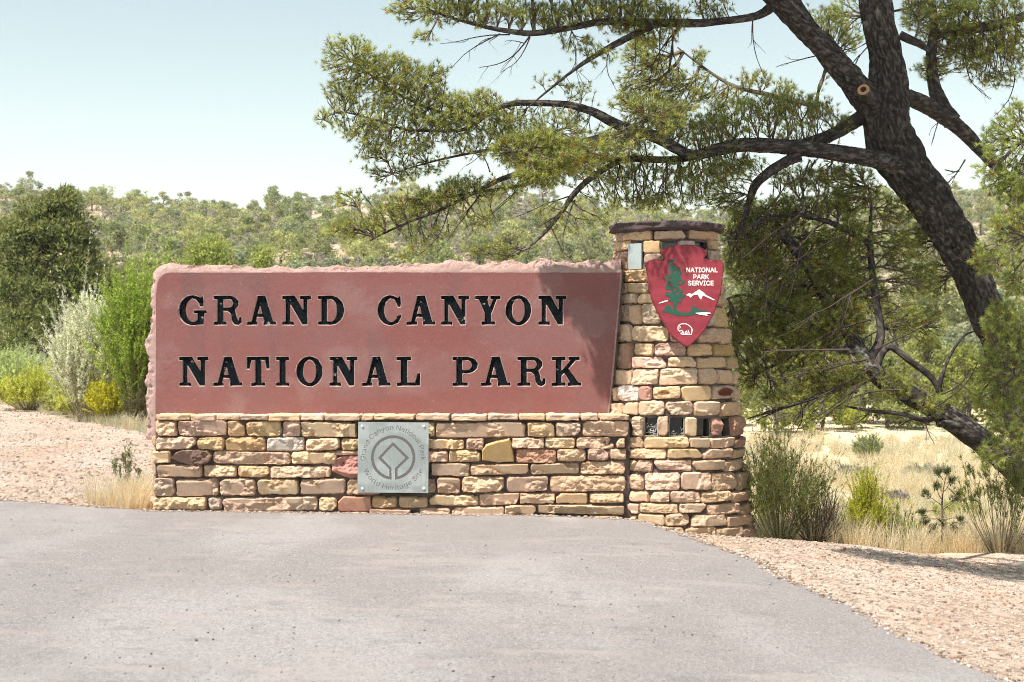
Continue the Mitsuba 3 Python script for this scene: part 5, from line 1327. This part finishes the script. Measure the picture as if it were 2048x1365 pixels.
# trees at the far side of the meadow
for i, (px, Y, h, w, col, lab) in enumerate([(1545, 44, 3.4, 1.6, (0.423, 0.454, 0.154), 'bright yellow green tree at the meadow edge right behind the pillar'), (1640, 46, 2.6, 1.5, (0.441, 0.47, 0.11), 'yellow green bush at the far meadow edge under the pine'), (1700, 50, 4.3, 1.8, (0.247, 0.269, 0.132), 'dark round juniper at the far meadow edge'),
                                            (1770, 47, 2.6, 1.4, (0.388, 0.42, 0.176), 'light green bush at the far meadow edge'), (1850, 49, 3.6, 1.9, (0.441, 0.47, 0.176), 'pale yellow green tree seen left of the leaning trunk'), (1930, 46, 3.0, 1.6, (0.388, 0.42, 0.132), 'yellow green bush beyond the lower stem'), (2020, 48, 4.2, 1.9, (0.265, 0.302, 0.132), 'juniper at the right end of the meadow'),
                                            (1600, 56, 4.6, 1.9, (0.353, 0.386, 0.198), 'tall pale juniper behind the meadow edge'), (1800, 60, 5.2, 2.2, (0.423, 0.437, 0.221), 'large pale juniper behind the meadow edge, seen through the pine')]):
    bushy_tree('meadow_tree' if i == 0 else f'meadow_tree_{i:03d}', on_ground(px, Y), h, w, 90, 70, 0.13, col, 100 + i, lab, 'tree' if h > 3 else 'bush')


# ------------------------------------------------------------------ grass, pebbles
def grass_kind(name, seed, color, blades=34, h=.34, w=.006, spread=.16):
    r = np.random.default_rng(seed)
    a = r.uniform(0, 2 * np.pi, blades); q = r.random(blades) ** .5 * spread * .45
    foot = np.c_[np.cos(a) * q, np.sin(a) * q, 0 * a - .03]
    H = h * r.uniform(.5, 1.15, blades)
    ln = np.c_[np.cos(a) * r.uniform(.1, .7, blades) * H, np.sin(a) * r.uniform(.1, .7, blades) * H, H]
    b = r.uniform(0, 2 * np.pi, blades); sd = np.c_[np.cos(b), np.sin(b), 0 * b] * w / 2
    mid = foot + ln * .55 * [.75, .75, 1.15]
    v = np.stack([foot - sd, foot + sd, mid + sd * .8, mid - sd * .8, foot + ln], 1).reshape(-1, 3)
    k = np.arange(blades)[:, None] * 5
    f = np.vstack([k + [0, 1, 2], k + [0, 2, 3], k + [3, 2, 4]])
    c = np.repeat(np.array(color) * r.uniform(.75, 1.25, (blades, 1)), 5, 0)
    scene[name] = {'type': 'shapegroup', 'tuft': mikit.ply((v, f), 'blade', color=c)}


grass_kind('grass_kind_0', 1, (.8, .7, .49)); grass_kind('grass_kind_1', 2, (.78, .64, .42)); grass_kind('grass_kind_2', 3, (.6, .58, .42), 44, .24); grass_kind('grass_kind_3', 4, (.82, .73, .53), 30, .38)
def build_grass():
    r = np.random.default_rng(9)
    n = 0
    def tuft(x, y, s, kinds, key):
        nonlocal n
        n += 1
        scene[f'{key}__{n:03d}'] = {'type': 'instance', 'g': {'type': 'ref', 'id': f'grass_kind_{r.choice(kinds)}'}, 'to_world': T().translate([float(x), float(y), float(ground_z(np.array([x]), np.array([y]))[0])]).rotate([0, 0, 1], float(r.uniform(0, 360))).scale(float(s))}
    pts = []
    while len(pts) < 3600:
        y = 11.9 + 30 * r.random() ** 1.5
        x = r.uniform(0.10 * y + .8, .42 * y + .3)
        if (x - AX) ** 2 + (y - AY) ** 2 < 1.1: continue
        if y < 12.6 and r.random() < 0.5: continue
        pts.append((x, y))
    P_ = np.array(pts); dn = meshkit.fbm(np.c_[P_ * .5, P_[:, 0] * 0], 3, 2)
    for (x, y), d in zip(P_, dn):
        if d < 0.33: continue
        tuft(x, y, r.uniform(.7, 1.3) * (0.85 if y < 16 else 1.1), [0, 1, 3] if d < .58 else [0, 2, 2], 'dry_grass')
    tag('dry_grass', 'dry straw coloured grass over the meadow right of the pillar', kind='stuff')
    n = 0
    for _ in range(120):
        x, y = r.normal(-3.62, .2), r.uniform(12.35, 14.2)
        if x > -3.3 and y < 12.8: continue
        tuft(x, y, r.uniform(.4, .9) * (1.1 if y < 13.2 else .8), [0, 1, 3], 'wall_grass')
    for _ in range(60):
        tuft(r.uniform(-3.55, -3.34), r.uniform(12.1, 12.5), r.uniform(.3, .8), [0, 1], 'wall_grass')
    tag('wall_grass', 'dry golden grass against the left end of the wall', kind='stuff')
    n = 0
    for _ in range(260):
        px = r.uniform(-80, 330)
        y = np.interp(px, [-80, 0, 150, 290], [35, 33, 27, 23]) * r.uniform(.93, 1.02)
        tuft((px - CX) / F * y, y, r.uniform(.5, 1.1), [0, 2, 2], 'verge_grass')
    tag('verge_grass', 'pale grass at the foot of the shrubs on the left', kind='stuff')
build_grass()


def build_pebbles():
    r = np.random.default_rng(13)
    ico = trimesh.creation.icosphere(0)
    kinds = []
    for k in range(3):
        v = np.array(ico.vertices) * (1 + .35 * (meshkit.noise(np.array(ico.vertices) * 1.7 + 9 * k, k)[:, None] - .5)) * [1, .8, .6]
        kinds.append(v)
    def scatter(key, n, where, sizes, tones, label, road=False):
        S = Soup()
        xy = where(n)
        z = road_z(xy[:, 0]) if road else ground_z(xy[:, 0], xy[:, 1])
        for (x, y), zz in zip(xy, z):
            a = r.uniform(0, 2 * np.pi); s = sizes[0] * (sizes[1] / sizes[0]) ** (r.random() ** 2.2)
            v = kinds[r.integers(3)] * s
            v = np.c_[v[:, 0] * math.cos(a) - v[:, 1] * math.sin(a), v[:, 0] * math.sin(a) + v[:, 1] * math.cos(a), v[:, 2]] + [x, y, zz + s * .2]
            S.add(v, ico.faces, np.array(tones[r.integers(len(tones))]) * r.uniform(.75, 1.2))
        S.put(key, 'rock', True); tag(key, label, kind='stuff')
    tones = [(.35, .29, .245), (.32, .245, .19), (.3, .195, .125), (.48, .43, .38), (.34, .275, .215), (.29, .23, .185), (.43, .37, .32), (.38, .32, .27), (.16, .11, .08)]
    def dirt_right(n):
        out = []
        while len(out) < n:
            p = np.c_[r.uniform(1.2, 5.2, 4000), 6.2 + 5.6 * r.random(4000)]
            ok = ~shapely.contains_xy(road_poly, p[:, 0], p[:, 1]) & (p[:, 0] < .42 * p[:, 1] + .3)
            out += p[ok].tolist()
        return np.array(out[:n])
    def dirt_left(n):
        out = []
        while len(out) < n:
            y = 12.0 + 22 * r.random(4000) ** 1.8
            p = np.c_[r.uniform(-.42, -.2, 4000) * y, y]
            ok = ~shapely.contains_xy(road_poly, p[:, 0], p[:, 1]) & ~((p[:, 0] > -3.3) & (p[:, 1] < 12.7))
            out += p[ok].tolist()
        return np.array(out[:n])
    def on_road(n):
        y = 5.9 + 6 * r.random(n) ** 1.2
        return np.c_[r.uniform(-.4, .2, n) * y, y]
    def along_edge(n):
        k = r.integers(0, len(edge), 40000)
        e = edge[k]; e = e[(e[:, 0] > -5.5) & (e[:, 0] < 3) & (e[:, 1] > 6)][:n]
        return e + r.normal(0, .035, e.shape)
    def wall_foot(n): return np.c_[r.uniform(-3.3, .4, n), 11.93 + np.abs(r.normal(0, .03, n)) * -1 + .03]
    scatter('pebbles', 12500, dirt_right, (.003, .016), tones, 'pale pebbles over the earth right of the pavement')
    scatter('pebbles_001', 9500, dirt_left, (.006, .025), tones, 'pale pebbles over the gravel left of the wall')
    scatter('road_grit', 1600, on_road, (.0025, .0095), [(.1, .09, .08), (.2, .17, .15), (.42, .38, .34), (.06, .05, .045), (.3, .26, .23)], 'loose grit on the pavement', True)
    scatter('edge_gravel', 2400, along_edge, (.004, .02), tones, 'gravel along the broken pavement edge', True)
    scatter('wall_gravel', 1500, wall_foot, (.004, .018), tones, 'fallen gravel and dirt along the foot of the wall', True)
build_pebbles()


# ------------------------------------------------------------------ the air
z0, z1 = GROUND_LOW - 1.0, GROUND_HIGH + 7.0
scene['air'] = {'type': 'homogeneous', 'albedo': {'type': 'rgb', 'value': [.95, .95, .95]}, 'sigma_t': 0.0003}
scene['haze'] = {'type': 'cube', 'to_world': T().translate([0, 470, (z0 + z1) / 2]).scale([505, 540, (z1 - z0) / 2]), 'bsdf': {'type': 'null'}, 'interior': {'type': 'ref', 'id': 'air'}}
scene['camera']['medium'] = {'type': 'ref', 'id': 'air'}
tag('haze', 'thin bright summer haze over the far slope', kind='stuff')
